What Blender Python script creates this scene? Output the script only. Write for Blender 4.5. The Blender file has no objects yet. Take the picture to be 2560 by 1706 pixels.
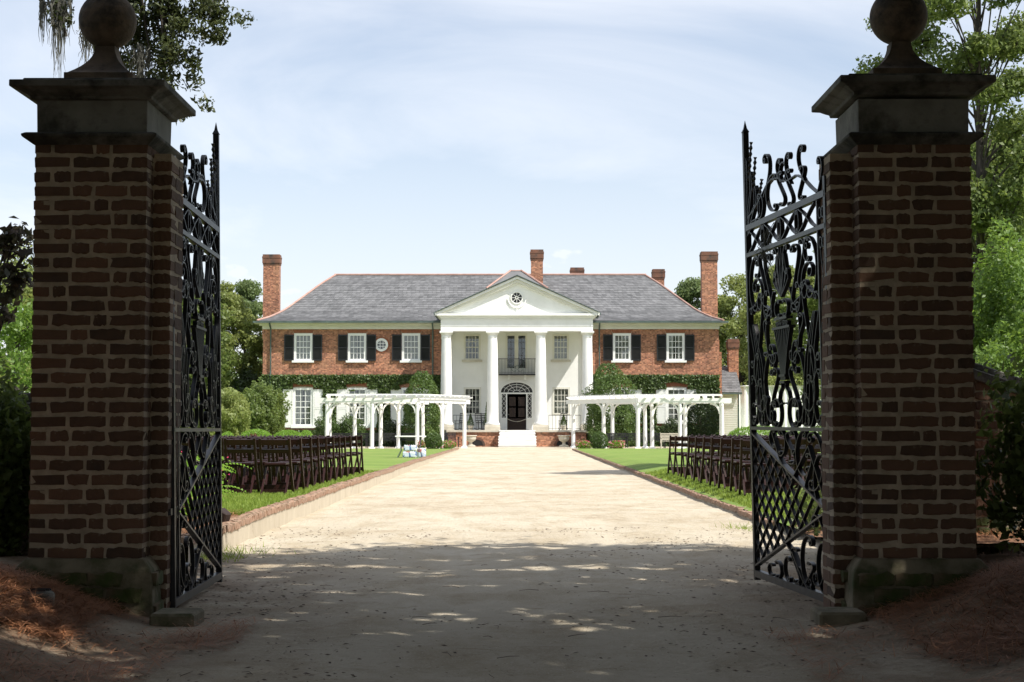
import bpy, bmesh, math, random
import numpy as np
from mathutils import Vector, Matrix, noise as mnoise
R = math.radians
random.seed(7); RNG = np.random.default_rng(7)
scene = bpy.context.scene
COL = scene.collection
# ------------------------------------------------------------------ camera
F = 3950.0; CAMZ = 1.15; PITCH = math.atan(222.0/F)
cd = bpy.data.cameras.new('camera'); cam = bpy.data.objects.new('camera', cd); COL.objects.link(cam)
cd.sensor_width = 36; cd.lens = F/2560*36; cd.clip_start = 0.1; cd.clip_end = 3000
cam.location = (0, 0, CAMZ); cam.rotation_euler = (R(90)+PITCH, 0, math.atan(7/F))
scene.camera = cam
# ------------------------------------------------------------------ light
SUN = Vector((1.0, -0.62, 1.575)).normalized()
world = bpy.data.worlds.new('World'); scene.world = world; world.use_nodes = True
nt = world.node_tree; nt.nodes.clear()
def nn(t, typ, **k):
    n = t.nodes.new(typ)
    for a, b in k.items(): setattr(n, a, b)
    return n
sky = nn(nt, 'ShaderNodeTexSky', sky_type='NISHITA'); sky.sun_disc = False
sky.sun_elevation = math.asin(SUN.z); sky.sun_rotation = math.atan2(SUN.x, SUN.y)
sky.air_density = 1.0; sky.dust_density = 1.2; sky.ozone_density = 1.6
bg = nn(nt, 'ShaderNodeBackground'); bg.inputs[1].default_value = 0.112
nt.links.new(sky.outputs[0], bg.inputs[0])
bgc = nn(nt, 'ShaderNodeBackground'); bgc.inputs[0].default_value = (0.93, 0.95, 1.0, 1); bgc.inputs[1].default_value = 0.84
tc = nn(nt, 'ShaderNodeTexCoord'); mp = nn(nt, 'ShaderNodeMapping'); mp.inputs['Scale'].default_value = (1.3, 1.3, 4.2)
mp.inputs['Rotation'].default_value = (0, R(14), 0); mp.inputs['Location'].default_value = (0.4, 0, 0.35)
nt.links.new(tc.outputs['Generated'], mp.inputs[0])
n1 = nn(nt, 'ShaderNodeTexNoise'); n1.inputs['Scale'].default_value = 1.9; n1.inputs['Detail'].default_value = 7; n1.inputs['Roughness'].default_value = .55; n1.inputs['Distortion'].default_value = .9
nt.links.new(mp.outputs[0], n1.inputs['Vector'])
cr = nn(nt, 'ShaderNodeValToRGB'); cr.color_ramp.elements[0].position = .36; cr.color_ramp.elements[1].position = .68
cr.color_ramp.elements[0].color = (.22, .22, .22, 1); cr.color_ramp.elements[1].color = (.72, .72, .72, 1)
nt.links.new(n1.outputs[0], cr.inputs[0])
sp = nn(nt, 'ShaderNodeSeparateXYZ'); nt.links.new(tc.outputs['Generated'], sp.inputs[0])
mr = nn(nt, 'ShaderNodeMapRange'); mr.inputs[1].default_value = -.02; mr.inputs[2].default_value = .33; mr.inputs[3].default_value = .85; mr.inputs[4].default_value = 0
nt.links.new(sp.outputs[2], mr.inputs[0])
# low cumulus puffs close to the horizon
mp2 = nn(nt, 'ShaderNodeMapping'); mp2.inputs['Scale'].default_value = (5, 5, 9); mp2.inputs['Location'].default_value = (3.1, 0.7, 0.2)
nt.links.new(tc.outputs['Generated'], mp2.inputs[0])
n2 = nn(nt, 'ShaderNodeTexNoise'); n2.inputs['Scale'].default_value = 2.6; n2.inputs['Detail'].default_value = 6
nt.links.new(mp2.outputs[0], n2.inputs['Vector'])
mr2 = nn(nt, 'ShaderNodeMapRange'); mr2.inputs[1].default_value = .035; mr2.inputs[2].default_value = .135; mr2.inputs[3].default_value = .16; mr2.inputs[4].default_value = -.12
nt.links.new(sp.outputs[2], mr2.inputs[0])
ad2 = nn(nt, 'ShaderNodeMath', operation='ADD'); nt.links.new(n2.outputs[0], ad2.inputs[0]); nt.links.new(mr2.outputs[0], ad2.inputs[1])
cr2 = nn(nt, 'ShaderNodeValToRGB'); cr2.color_ramp.elements[0].position = .56; cr2.color_ramp.elements[1].position = .64
cr2.color_ramp.elements[1].color = (.7, .7, .7, 1)
nt.links.new(ad2.outputs[0], cr2.inputs[0])
mx0 = nn(nt, 'ShaderNodeMath', operation='MAXIMUM'); nt.links.new(cr.outputs[0], mx0.inputs[0]); nt.links.new(mr.outputs[0], mx0.inputs[1])
mx = nn(nt, 'ShaderNodeMath', operation='MAXIMUM'); nt.links.new(mx0.outputs[0], mx.inputs[0]); nt.links.new(cr2.outputs[0], mx.inputs[1])
ms = nn(nt, 'ShaderNodeMixShader'); nt.links.new(mx.outputs[0], ms.inputs[0]); nt.links.new(bg.outputs[0], ms.inputs[1]); nt.links.new(bgc.outputs[0], ms.inputs[2])
wo = nn(nt, 'ShaderNodeOutputWorld'); nt.links.new(ms.outputs[0], wo.inputs[0])
sl = bpy.data.lights.new('sun', 'SUN'); so = bpy.data.objects.new('sun', sl); COL.objects.link(so)
sl.energy = 4.9; sl.angle = R(0.5); sl.color = (1, .955, .88)
so.rotation_euler = (-SUN).to_track_quat('-Z', 'Y').to_euler(); so.location = (30, -20, 50)
vs = scene.view_settings; vs.view_transform = 'Standard'; vs.look = 'None'; vs.gamma = 1; vs.exposure = 0.5
try: vs.use_curve_mapping = False
except Exception: pass
# ------------------------------------------------------------------ helpers
def W(px, py, Y):
    """photo pixel (2560 wide) + distance -> world x, z"""
    yc = (853-py)/F; den = math.cos(PITCH)-yc*math.sin(PITCH)
    return ((px-1287)/F*Y/den, CAMZ+Y*(math.sin(PITCH)+yc*math.cos(PITCH))/den)
def WX(px, Y, py=1000): return W(px, py, Y)[0]
def WZ(py, Y): return W(1287, py, Y)[1]
ORI = {}
def tag(o, label=None, cat=None, group=None, kind=None):
    if label: o['label'] = label
    if cat: o['category'] = cat
    if group: o['group'] = group
    if kind: o['kind'] = kind
    return o
def thing(name, label, cat, loc=(0, 0, 0), rz=0, group=None):
    o = bpy.data.objects.new(name, None); COL.objects.link(o); o.empty_display_size = .2
    o.location = loc; o.rotation_euler = (0, 0, rz); ORI[o.name] = Vector(loc)
    return tag(o, label, cat, group)
def kids(o): return [c for c in o.children]
def copy_tree(o, parent=None):
    c = o.copy(); COL.objects.link(c); c.parent = parent
    for ch in kids(o): copy_tree(ch, c)
    return c
class MB:
    def __init__(s): s.v = []; s.f = []
    def box(s, x0, x1, y0, y1, z0, z1):
        i = len(s.v)
        s.v += [(x0,y0,z0),(x1,y0,z0),(x1,y1,z0),(x0,y1,z0),(x0,y0,z1),(x1,y0,z1),(x1,y1,z1),(x0,y1,z1)]
        s.f += [(i,i+3,i+2,i+1),(i+4,i+5,i+6,i+7),(i,i+1,i+5,i+4),(i+1,i+2,i+6,i+5),(i+2,i+3,i+7,i+6),(i+3,i,i+4,i+7)]
        return s
    def poly(s, pts): i = len(s.v); s.v += [tuple(p) for p in pts]; s.f.append(tuple(range(i, i+len(pts)))); return s
    def beam(s, a, b, w, h, up=(0, 0, 1), w2=None, h2=None):
        a = Vector(a); b = Vector(b); d = (b-a).normalized(); u = Vector(up)
        sd = d.cross(u)
        if sd.length < 1e-4: sd = d.cross(Vector((0, 1, 0)))
        sd.normalize(); u = sd.cross(d).normalized(); i = len(s.v)
        w2 = w2 or w; h2 = h2 or h
        for p, ww, hh in ((a, w, h), (b, w2, h2)):
            for sx, sz in ((-1,-1),(1,-1),(1,1),(-1,1)): s.v.append(tuple(p+sd*sx*ww/2+u*sz*hh/2))
        s.f += [(i,i+3,i+2,i+1),(i+4,i+5,i+6,i+7),(i,i+1,i+5,i+4),(i+1,i+2,i+6,i+5),(i+2,i+3,i+7,i+6),(i+3,i,i+4,i+7)]
        return s
    def tube(s, pts, rad, n=6, cap=True):
        pts = [Vector(p) for p in pts]
        if not hasattr(rad, '__len__'): rad = [rad]*len(pts)
        i0 = len(s.v); ref = Vector((0, 0, 1)) if abs((pts[-1]-pts[0]).normalized().z) < .9 else Vector((1, 0, 0))
        for k, p in enumerate(pts):
            d = (pts[min(k+1, len(pts)-1)]-pts[max(k-1, 0)]).normalized()
            a = d.cross(ref).normalized(); b = d.cross(a).normalized()
            for j in range(n):
                t = 2*math.pi*j/n; s.v.append(tuple(p+(a*math.cos(t)+b*math.sin(t))*rad[k]))
        for k in range(len(pts)-1):
            for j in range(n):
                q = i0+k*n; s.f.append((q+j, q+(j+1)%n, q+n+(j+1)%n, q+n+j))
        if cap: s.f.append(tuple(i0+j for j in range(n))[::-1]); s.f.append(tuple(i0+(len(pts)-1)*n+j for j in range(n)))
        return s
    def lathe(s, prof, cx, cy, n=20):
        i0 = len(s.v)
        for r, z in prof:
            for j in range(n):
                t = 2*math.pi*j/n; s.v.append((cx+r*math.cos(t), cy+r*math.sin(t), z))
        for k in range(len(prof)-1):
            for j in range(n):
                q = i0+k*n; s.f.append((q+j, q+(j+1)%n, q+n+(j+1)%n, q+n+j))
        s.f.append(tuple(i0+j for j in range(n))[::-1]); s.f.append(tuple(i0+(len(prof)-1)*n+j for j in range(n)))
        return s
    def frust(s, levels, cx, cy):
        """square section stack: (half width, z)"""
        i0 = len(s.v)
        for h, z in levels: s.v += [(cx-h,cy-h,z),(cx+h,cy-h,z),(cx+h,cy+h,z),(cx-h,cy+h,z)]
        for k in range(len(levels)-1):
            q = i0+4*k
            for j in range(4): s.f.append((q+j, q+(j+1)%4, q+4+(j+1)%4, q+4+j))
        s.f.append((i0+3,i0+2,i0+1,i0)); q = i0+4*(len(levels)-1); s.f.append((q,q+1,q+2,q+3)); return s
    def strap(s, pts, w=.03, t=.009):
        """flat bar bent in the local x-z plane"""
        i0 = len(s.v); P = [Vector((p[0], p[1])) for p in pts]; n = len(P)
        for k in range(n):
            d = P[min(k+1, n-1)]-P[max(k-1, 0)]
            if d.length < 1e-7: d = Vector((1, 0))
            d.normalize(); m = Vector((-d.y, d.x))*t/2
            a = P[k]+m; b = P[k]-m
            s.v += [(a.x,-w/2,a.y),(b.x,-w/2,b.y),(b.x,w/2,b.y),(a.x,w/2,a.y)]
        for k in range(n-1):
            q = i0+4*k
            for j in range(4): s.f.append((q+j, q+(j+1)%4, q+4+(j+1)%4, q+4+j))
        s.f.append((i0+3,i0+2,i0+1,i0)); q = i0+4*(n-1); s.f.append((q,q+1,q+2,q+3)); return s
    def mesh(s, name, off=Vector((0,0,0)), smooth=None):
        me = bpy.data.meshes.new(name)
        me.from_pydata([(a-off.x, b-off.y, c-off.z) for a, b, c in s.v], [], s.f)
        if smooth is not None:
            me.polygons.foreach_set('use_smooth', [True]*len(me.polygons))
            me.set_sharp_from_angle(angle=R(smooth))
        me.update(); return me
    def obj(s, name, m, parent=None, smooth=None, bevel=0, world=True):
        off = ORI.get(parent.name, Vector((0,0,0))) if (parent and world) else Vector((0,0,0))
        me = s.mesh(name, off, smooth)
        if bevel:
            b = bmesh.new(); b.from_mesh(me)
            bmesh.ops.bevel(b, geom=list(b.edges), offset=bevel, segments=1, affect='EDGES'); b.to_mesh(me); b.free()
        me.materials.append(m)
        o = bpy.data.objects.new(name, me); COL.objects.link(o)
        if parent: o.parent = parent; ORI[o.name] = off
        return o
def place(name, me, parent, loc, rot=(0,0,0), scale=(1,1,1)):
    o = bpy.data.objects.new(name, me); COL.objects.link(o); o.parent = parent
    off = ORI.get(parent.name, Vector((0,0,0))) if parent else Vector((0,0,0))
    o.location = Vector(loc)-off; o.rotation_euler = rot; o.scale = scale; ORI[o.name] = off
    return o
# ------------------------------------------------------------------ materials
def mat(name, c1, c2=None, rough=.7, scale=4, bump=0, bscale=None, obj_rand=0, island=0, c3=None, s3=1.2, t3=(.55,.7), trans=0, metal=0, spec=.5, stretch=(1,1,1), detail=6, thr=(.35,.65), coat=0):
    m = bpy.data.materials.new(name); m.use_nodes = True; t = m.node_tree; L = t.links
    p = t.nodes['Principled BSDF']; out = t.nodes['Material Output']
    p.inputs['Roughness'].default_value = rough; p.inputs['Metallic'].default_value = metal
    p.inputs['Specular IOR Level'].default_value = spec
    if coat: p.inputs['Coat Weight'].default_value = coat
    tcn = nn(t, 'ShaderNodeTexCoord'); mpn = nn(t, 'ShaderNodeMapping'); mpn.inputs['Scale'].default_value = stretch
    L.new(tcn.outputs['Object'], mpn.inputs[0]); vec = mpn.outputs[0]
    col = None
    if c2:
        n = nn(t, 'ShaderNodeTexNoise'); n.inputs['Scale'].default_value = scale; n.inputs['Detail'].default_value = detail; n.inputs['Roughness'].default_value = .6
        L.new(vec, n.inputs['Vector'])
        r = nn(t, 'ShaderNodeMapRange'); r.inputs[1].default_value = thr[0]; r.inputs[2].default_value = thr[1]; L.new(n.outputs[0], r.inputs[0])
        mx = nn(t, 'ShaderNodeMix', data_type='RGBA'); mx.inputs[6].default_value = (*c1, 1); mx.inputs[7].default_value = (*c2, 1)
        fac = r.outputs[0]
        if obj_rand or island:
            if obj_rand: oi = nn(t, 'ShaderNodeObjectInfo'); rnd = oi.outputs['Random']; k = obj_rand
            else: oi = nn(t, 'ShaderNodeNewGeometry'); rnd = oi.outputs['Random Per Island']; k = island
            fm = nn(t, 'ShaderNodeMix', data_type='FLOAT'); fm.inputs[0].default_value = k
            L.new(fac, fm.inputs[2]); L.new(rnd, fm.inputs[3]); fac = fm.outputs[0]
        L.new(fac, mx.inputs[0]); col = mx.outputs[2]
        if c3:
            n3 = nn(t, 'ShaderNodeTexNoise'); n3.inputs['Scale'].default_value = s3; n3.inputs['Detail'].default_value = 8; n3.inputs['Roughness'].default_value = .65
            L.new(tcn.outputs['Object'], n3.inputs['Vector'])
            r3 = nn(t, 'ShaderNodeMapRange'); r3.inputs[1].default_value = t3[0]; r3.inputs[2].default_value = t3[1]; L.new(n3.outputs[0], r3.inputs[0])
            m3 = nn(t, 'ShaderNodeMix', data_type='RGBA'); L.new(r3.outputs[0], m3.inputs[0]); L.new(col, m3.inputs[6]); m3.inputs[7].default_value = (*c3, 1)
            col = m3.outputs[2]
        L.new(col, p.inputs['Base Color'])
    else: p.inputs['Base Color'].default_value = (*c1, 1)
    if bump:
        nb = nn(t, 'ShaderNodeTexNoise'); nb.inputs['Scale'].default_value = bscale or scale*4; nb.inputs['Detail'].default_value = 6; L.new(vec, nb.inputs['Vector'])
        b = nn(t, 'ShaderNodeBump'); b.inputs['Strength'].default_value = 1; b.inputs['Distance'].default_value = bump
        L.new(nb.outputs[0], b.inputs['Height']); L.new(b.outputs[0], p.inputs['Normal'])
    if trans:
        tr = nn(t, 'ShaderNodeBsdfTranslucent'); 
        if col: 
            hs = nn(t, 'ShaderNodeHueSaturation'); hs.inputs['Value'].default_value = 1.5; hs.inputs['Hue'].default_value = .485; L.new(col, hs.inputs['Color']); L.new(hs.outputs[0], tr.inputs[0])
        else: tr.inputs[0].default_value = (*c1, 1)
        sh = nn(t, 'ShaderNodeMixShader'); sh.inputs[0].default_value = trans; L.new(p.outputs[0], sh.inputs[1]); L.new(tr.outputs[0], sh.inputs[2]); L.new(sh.outputs[0], out.inputs[0])
    return m
M = {}
M['white'] = mat('white_paint', (.84,.84,.82), (.77,.77,.74), .5, 1.5, .002, 30)
M['stucco'] = mat('white_stucco', (.78,.78,.76), (.71,.71,.68), .85, .8, .004, 25)
M['cream'] = mat('cream_paint', (.68,.67,.60), (.60,.59,.52), .6, 1.5)
M['stone'] = mat('pale_stone', (.58,.54,.45), (.46,.42,.34), .8, 2, .004, 30)
M['black'] = mat('black_paint', (.012,.013,.015), (.02,.02,.022), .45, 3)
M['iron'] = mat('wrought_iron', (.006,.007,.009), (.014,.014,.018), .42, 30, .0006, 120, spec=.4, c3=(.03,.014,.010), s3=14, t3=(.62,.75))
M['railiron'] = mat('worn_iron_rail', (.045,.045,.052), (.02,.019,.021), .42, 18, .0006, 100, spec=.6)
M['copper'] = mat('copper_ridge', (.34,.19,.15), (.44,.28,.23), .6, 2)
M['verdigris'] = mat('gutter_metal', (.10,.14,.13), (.06,.08,.075), .5, 2)
M['slate'] = mat('roof_slate', (.092,.093,.096), (.20,.20,.205), .62, 1.2, .004, 12, island=.62)
M['glass'] = None
M['curtain'] = mat('curtain_cloth', (.42,.39,.34), (.30,.28,.25), .9, 3)
M['unlit_sheet'] = mat('painted_dark_interior', (.010,.010,.011))  # near-black colour painting the darkness of unlit rooms and niches
M['wood_door'] = mat('dark_wood_door', (.030,.014,.009), (.018,.009,.006), .7, 3, .002, 20, stretch=(8,8,1))
M['mahogany'] = mat('mahogany_stain', (.030,.0085,.0075), (.016,.005,.005), .4, 5, .0008, 40, stretch=(4,4,1), obj_rand=.4, spec=.3)
M['mortar'] = mat('lime_mortar', (.42,.34,.245), (.27,.22,.155), .95, 9, .006, 60, c3=(.035,.045,.018), s3=1.6, t3=(.56,.72))
M['brick'] = mat('old_brick', (.046,.028,.017), (.140,.072,.040), .93, 9, .005, 55, obj_rand=.75, c3=(.20,.165,.12), s3=17, t3=(.625,.70))
M['mossbrick'] = mat('mossy_brick', (.16,.115,.07), (.08,.068,.035), .95, 5, .007, 40, obj_rand=.35, c3=(.045,.062,.012), s3=3.5, t3=(.46,.60))
M['render'] = mat('weathered_render', (.24,.20,.135), (.11,.095,.055), .95, 3.5, .01, 24, c3=(.05,.06,.02), s3=3.6, t3=(.52,.66))
M['capstone'] = mat('weathered_capstone', (.15,.145,.125), (.075,.07,.058), .9, 3.2, .004, 40, c3=(.020,.019,.014), s3=3.4, t3=(.46,.60))
M['capblock'] = mat('stained_block', (.21,.205,.18), (.12,.115,.095), .9, 3.2, .004, 40, c3=(.035,.033,.024), s3=3.1, t3=(.50,.66))
M['ball'] = mat('weathered_ball', (.17,.12,.08), (.075,.058,.042), .9, 5, .008, 30, c3=(.025,.022,.018), s3=4, t3=(.50,.64))
def sand_mat():
    m = bpy.data.materials.new('sandy_drive'); m.use_nodes = True; t = m.node_tree; L = t.links; p = t.nodes['Principled BSDF']
    p.inputs['Roughness'].default_value = .95; p.inputs['Specular IOR Level'].default_value = .2
    g = nn(t, 'ShaderNodeTexCoord')
    def noise(sc, st=(1,1,1), det=8, rough=.6, dist=0):
        mpn = nn(t, 'ShaderNodeMapping'); mpn.inputs['Scale'].default_value = st; L.new(g.outputs['Object'], mpn.inputs[0])
        n = nn(t, 'ShaderNodeTexNoise'); n.inputs['Scale'].default_value = sc; n.inputs['Detail'].default_value = det; n.inputs['Roughness'].default_value = rough; n.inputs['Distortion'].default_value = dist
        L.new(mpn.outputs[0], n.inputs['Vector']); return n.outputs[0]
    def rng(s, a, b):
        r = nn(t, 'ShaderNodeMapRange'); r.inputs[1].default_value = a; r.inputs[2].default_value = b; L.new(s, r.inputs[0]); return r.outputs[0]
    def mix(f, a, b):
        x = nn(t, 'ShaderNodeMix', data_type='RGBA'); L.new(f, x.inputs[0])
        for s, k in ((a, 6), (b, 7)):
            if isinstance(s, tuple): x.inputs[k].default_value = (*s, 1)
            else: L.new(s, x.inputs[k])
        return x.outputs[2]
    base = mix(rng(noise(.35, (1,.8,1)), .3, .7), (.56,.50,.395), (.455,.39,.29))
    base = mix(rng(noise(1.7, (1,.5,1), 9, .7), .45, .8), base, (.33,.255,.155))
    base = mix(rng(noise(3.2, (.5,1.6,1), 10, .75, 1.0), .58, .72), base, (.24,.175,.10))
    base = mix(rng(noise(1.1, (2.2,.16,1), 6, .6, .3), .60, .78), base, (.40,.33,.235))
    base = mix(rng(noise(.8, (1,.7,1), 10, .75, .6), .56, .66), base, (.36,.29,.20))
    fl = noise(38, (1,1,1), 3, .6)
    base = mix(rng(fl, .66, .72), base, (.16,.11,.065))
    base = mix(rng(noise(90, (1,1,1), 2, .5), .60, .75), base, (.62,.56,.46))
    # brown dirt and needles towards the pier feet: a stain with a shape of its own
    sx = nn(t, 'ShaderNodeSeparateXYZ'); L.new(g.outputs['Object'], sx.inputs[0])
    ab = nn(t, 'ShaderNodeMath', operation='ABSOLUTE'); L.new(sx.outputs[0], ab.inputs[0])
    m1 = rng(ab.outputs[0], .9, 2.7)
    yy = nn(t, 'ShaderNodeMapRange'); yy.inputs[1].default_value = 12.5; yy.inputs[2].default_value = 15.5; yy.inputs[3].default_value = 1; yy.inputs[4].default_value = 0; L.new(sx.outputs[1], yy.inputs[0])
    mu = nn(t, 'ShaderNodeMath', operation='MULTIPLY'); L.new(m1, mu.inputs[0]); L.new(yy.outputs[0], mu.inputs[1])
    mu2 = nn(t, 'ShaderNodeMath', operation='MULTIPLY'); L.new(mu.outputs[0], mu2.inputs[0]); L.new(rng(noise(1.4, (1,1,1), 9, .7), .30, .55), mu2.inputs[1])
    base = mix(mu2.outputs[0], base, (.16,.10,.06))
    L.new(base, p.inputs['Base Color'])
    a = nn(t, 'ShaderNodeMath', operation='ADD'); L.new(noise(14, (1,1,1), 8, .7), a.inputs[0])
    s2 = nn(t, 'ShaderNodeMath', operation='MULTIPLY'); s2.inputs[1].default_value = 1.6; L.new(noise(2.6, (1,.6,1), 5), s2.inputs[0]); L.new(s2.outputs[0], a.inputs[1])
    b = nn(t, 'ShaderNodeBump'); b.inputs['Distance'].default_value = .035; L.new(a.outputs[0], b.inputs['Height']); L.new(b.outputs[0], p.inputs['Normal'])
    return m
M['sand'] = sand_mat()
M['soil'] = mat('pine_mulch_soil', (.15,.075,.04), (.27,.14,.075), .95, 6, .02, 30)
M['lawn'] = mat('lawn_turf', (.125,.20,.026), (.18,.26,.04), .9, .6, .02, 60, c3=(.24,.27,.065), s3=.35, t3=(.5,.75))
M['blade'] = mat('grass_blade', (.15,.225,.026), (.26,.335,.06), .6, 1, island=.8, trans=.4)
M['far'] = mat('far_ground', (.06,.09,.03), (.10,.11,.05), .95, .05)
M['needle'] = mat('pine_needle', (.46,.21,.09), (.22,.09,.045), .7, 2, island=.85)
M['litter'] = mat('leaf_litter', (.10,.06,.035), (.05,.03,.02), .8, 2, island=.8)
M['bark'] = mat('bark', (.10,.085,.07), (.045,.038,.03), .95, 5, .02, 20, stretch=(3,3,.6))
def leafmat(n, a, b, tr=.4): M[n] = mat(n, a, b, .5, .25, island=.55, trans=tr, thr=(.3,.7))
leafmat('leaf_oak', (.028,.045,.012), (.085,.105,.032), .3)
leafmat('leaf_far', (.11,.165,.055), (.19,.25,.10), .45)
leafmat('leaf_light', (.16,.21,.055), (.28,.32,.10), .45)
leafmat('leaf_bright', (.085,.165,.022), (.17,.27,.045), .45)
leafmat('leaf_mid', (.09,.145,.032), (.18,.23,.06), .45)
leafmat('leaf_dark', (.022,.040,.012), (.058,.090,.026), .25)
leafmat('leaf_ivy', (.045,.080,.018), (.10,.15,.036), .25)
leafmat('leaf_hedge', (.12,.24,.022), (.20,.34,.04), .4)
leafmat('leaf_box', (.045,.080,.018), (.09,.15,.03), .3)
leafmat('leaf_cedar', (.045,.09,.02), (.13,.20,.04), .3)
leafmat('leaf_purple', (.05,.028,.025), (.06,.075,.03), .4)
leafmat('leaf_red', (.10,.012,.018), (.17,.03,.03), .3)
leafmat('leaf_fern', (.14,.30,.03), (.24,.42,.06), .5)
leafmat('petal_pink', (.65,.18,.25), (.75,.45,.45), .3)
leafmat('petal_red', (.55,.03,.08), (.65,.08,.2), .3)
M['moss'] = mat('spanish_moss', (.12,.12,.10), (.2,.2,.17), .9, 5, trans=.3)
def brickwall():
    m = bpy.data.materials.new('house_brick'); m.use_nodes = True; t = m.node_tree; L = t.links; p = t.nodes['Principled BSDF']; p.inputs['Roughness'].default_value = .9
    tcn = nn(t, 'ShaderNodeTexCoord'); s = nn(t, 'ShaderNodeSeparateXYZ'); L.new(tcn.outputs['Object'], s.inputs[0])
    a = nn(t, 'ShaderNodeMath', operation='ADD'); L.new(s.outputs[0], a.inputs[0]); L.new(s.outputs[1], a.inputs[1])
    c = nn(t, 'ShaderNodeCombineXYZ'); L.new(a.outputs[0], c.inputs[0]); L.new(s.outputs[2], c.inputs[1])
    b = nn(t, 'ShaderNodeTexBrick'); L.new(c.outputs[0], b.inputs['Vector'])
    b.inputs['Scale'].default_value = 1; b.inputs['Brick Width'].default_value = .23; b.inputs['Row Height'].default_value = .083; b.inputs['Mortar Size'].default_value = .009
    b.inputs['Color1'].default_value = (.47,.185,.10,1); b.inputs['Color2'].default_value = (.20,.062,.036,1); b.inputs['Mortar'].default_value = (.36,.28,.21,1); b.inputs['Bias'].default_value = -.1
    n = nn(t, 'ShaderNodeTexNoise'); n.inputs['Scale'].default_value = 1.1; n.inputs['Detail'].default_value = 8; L.new(tcn.outputs['Object'], n.inputs['Vector'])
    r = nn(t, 'ShaderNodeMapRange'); r.inputs[1].default_value = .42; r.inputs[2].default_value = .72; r.inputs[4].default_value = .5; L.new(n.outputs[0], r.inputs[0])
    x = nn(t, 'ShaderNodeMix', data_type='RGBA'); L.new(r.outputs[0], x.inputs[0]); L.new(b.outputs['Color'], x.inputs[6]); x.inputs[7].default_value = (.40,.22,.13,1)
    w = nn(t, 'ShaderNodeTexWhiteNoise', noise_dimensions='2D')
    q = nn(t, 'ShaderNodeVectorMath', operation='DIVIDE'); L.new(c.outputs[0], q.inputs[0]); q.inputs[1].default_value = (.115,.083,1)
    fl = nn(t, 'ShaderNodeVectorMath', operation='FLOOR'); L.new(q.outputs[0], fl.inputs[0]); L.new(fl.outputs[0], w.inputs[0])
    hs = nn(t, 'ShaderNodeHueSaturation'); mrr = nn(t, 'ShaderNodeMapRange'); mrr.inputs[3].default_value = .62; mrr.inputs[4].default_value = 1.4; L.new(w.outputs[0], mrr.inputs[0]); L.new(mrr.outputs[0], hs.inputs['Value']); L.new(x.outputs[2], hs.inputs['Color'])
    L.new(hs.outputs[0], p.inputs['Base Color'])
    bm = nn(t, 'ShaderNodeBump'); bm.inputs['Distance'].default_value = .01; L.new(b.outputs['Fac'], bm.inputs['Height']); bm.invert = True; L.new(bm.outputs[0], p.inputs['Normal'])
    return m
M['housebrick'] = brickwall()
def glassmat():
    m = bpy.data.materials.new('window_glass'); m.use_nodes = True; t = m.node_tree; t.nodes.clear()
    g = nn(t, 'ShaderNodeBsdfGlossy'); g.inputs['Roughness'].default_value = .03; g.inputs[0].default_value = (.9,.95,1,1)
    tr = nn(t, 'ShaderNodeBsdfTransparent'); tr.inputs[0].default_value = (.85,.88,.88,1)
    mx = nn(t, 'ShaderNodeMixShader'); mx.inputs[0].default_value = .07; o = nn(t, 'ShaderNodeOutputMaterial')
    t.links.new(tr.outputs[0], mx.inputs[1]); t.links.new(g.outputs[0], mx.inputs[2]); t.links.new(mx.outputs[0], o.inputs[0]); return m
M['glass'] = glassmat()
def watermat():
    m = bpy.data.materials.new('wrapped_bottles'); m.use_nodes = True; t = m.node_tree; p = t.nodes['Principled BSDF']
    p.inputs['Roughness'].default_value = .15
    tcn = nn(t, 'ShaderNodeTexCoord'); n = nn(t, 'ShaderNodeTexVoronoi'); n.inputs['Scale'].default_value = 6; t.links.new(tcn.outputs['Object'], n.inputs['Vector'])
    r = nn(t, 'ShaderNodeValToRGB'); r.color_ramp.interpolation = 'CONSTANT'; e = r.color_ramp.elements
    e[0].color = (.09,.16,.38,1); e[1].position = .30; e[1].color = (.62,.70,.80,1)
    for pos, c in ((.62,(.42,.12,.12,1)),(.70,(.8,.83,.88,1)),(.90,(.15,.24,.48,1))): x = e.new(pos); x.color = c
    s = nn(t, 'ShaderNodeSeparateColor'); t.links.new(n.outputs['Color'], s.inputs[0]); t.links.new(s.outputs[0], r.inputs[0]); t.links.new(r.outputs[0], p.inputs['Base Color']); return m
M['water'] = watermat()
# ------------------------------------------------------------------ leaves in numpy
def quads_obj(name, V, m, parent=None, world=True, k=4):
    """V: (N,k,3) separate polygons -> one mesh"""
    off = ORI.get(parent.name, Vector((0,0,0))) if (parent and world) else Vector((0,0,0))
    N = len(V); me = bpy.data.meshes.new(name); co = (V.reshape(-1, 3)-np.array(off)).astype(np.float32)
    me.vertices.add(N*k); me.vertices.foreach_set('co', co.ravel())
    me.loops.add(N*k); me.loops.foreach_set('vertex_index', np.arange(N*k, dtype=np.int32))
    me.polygons.add(N); me.polygons.foreach_set('loop_start', np.arange(0, N*k, k, dtype=np.int32))
    try: me.polygons.foreach_set('loop_total', np.full(N, k, dtype=np.int32))
    except Exception: pass
    me.update(calc_edges=True); me.materials.append(m)
    o = bpy.data.objects.new(name, me); COL.objects.link(o)
    if parent: o.parent = parent; ORI[o.name] = off
    return o
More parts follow.
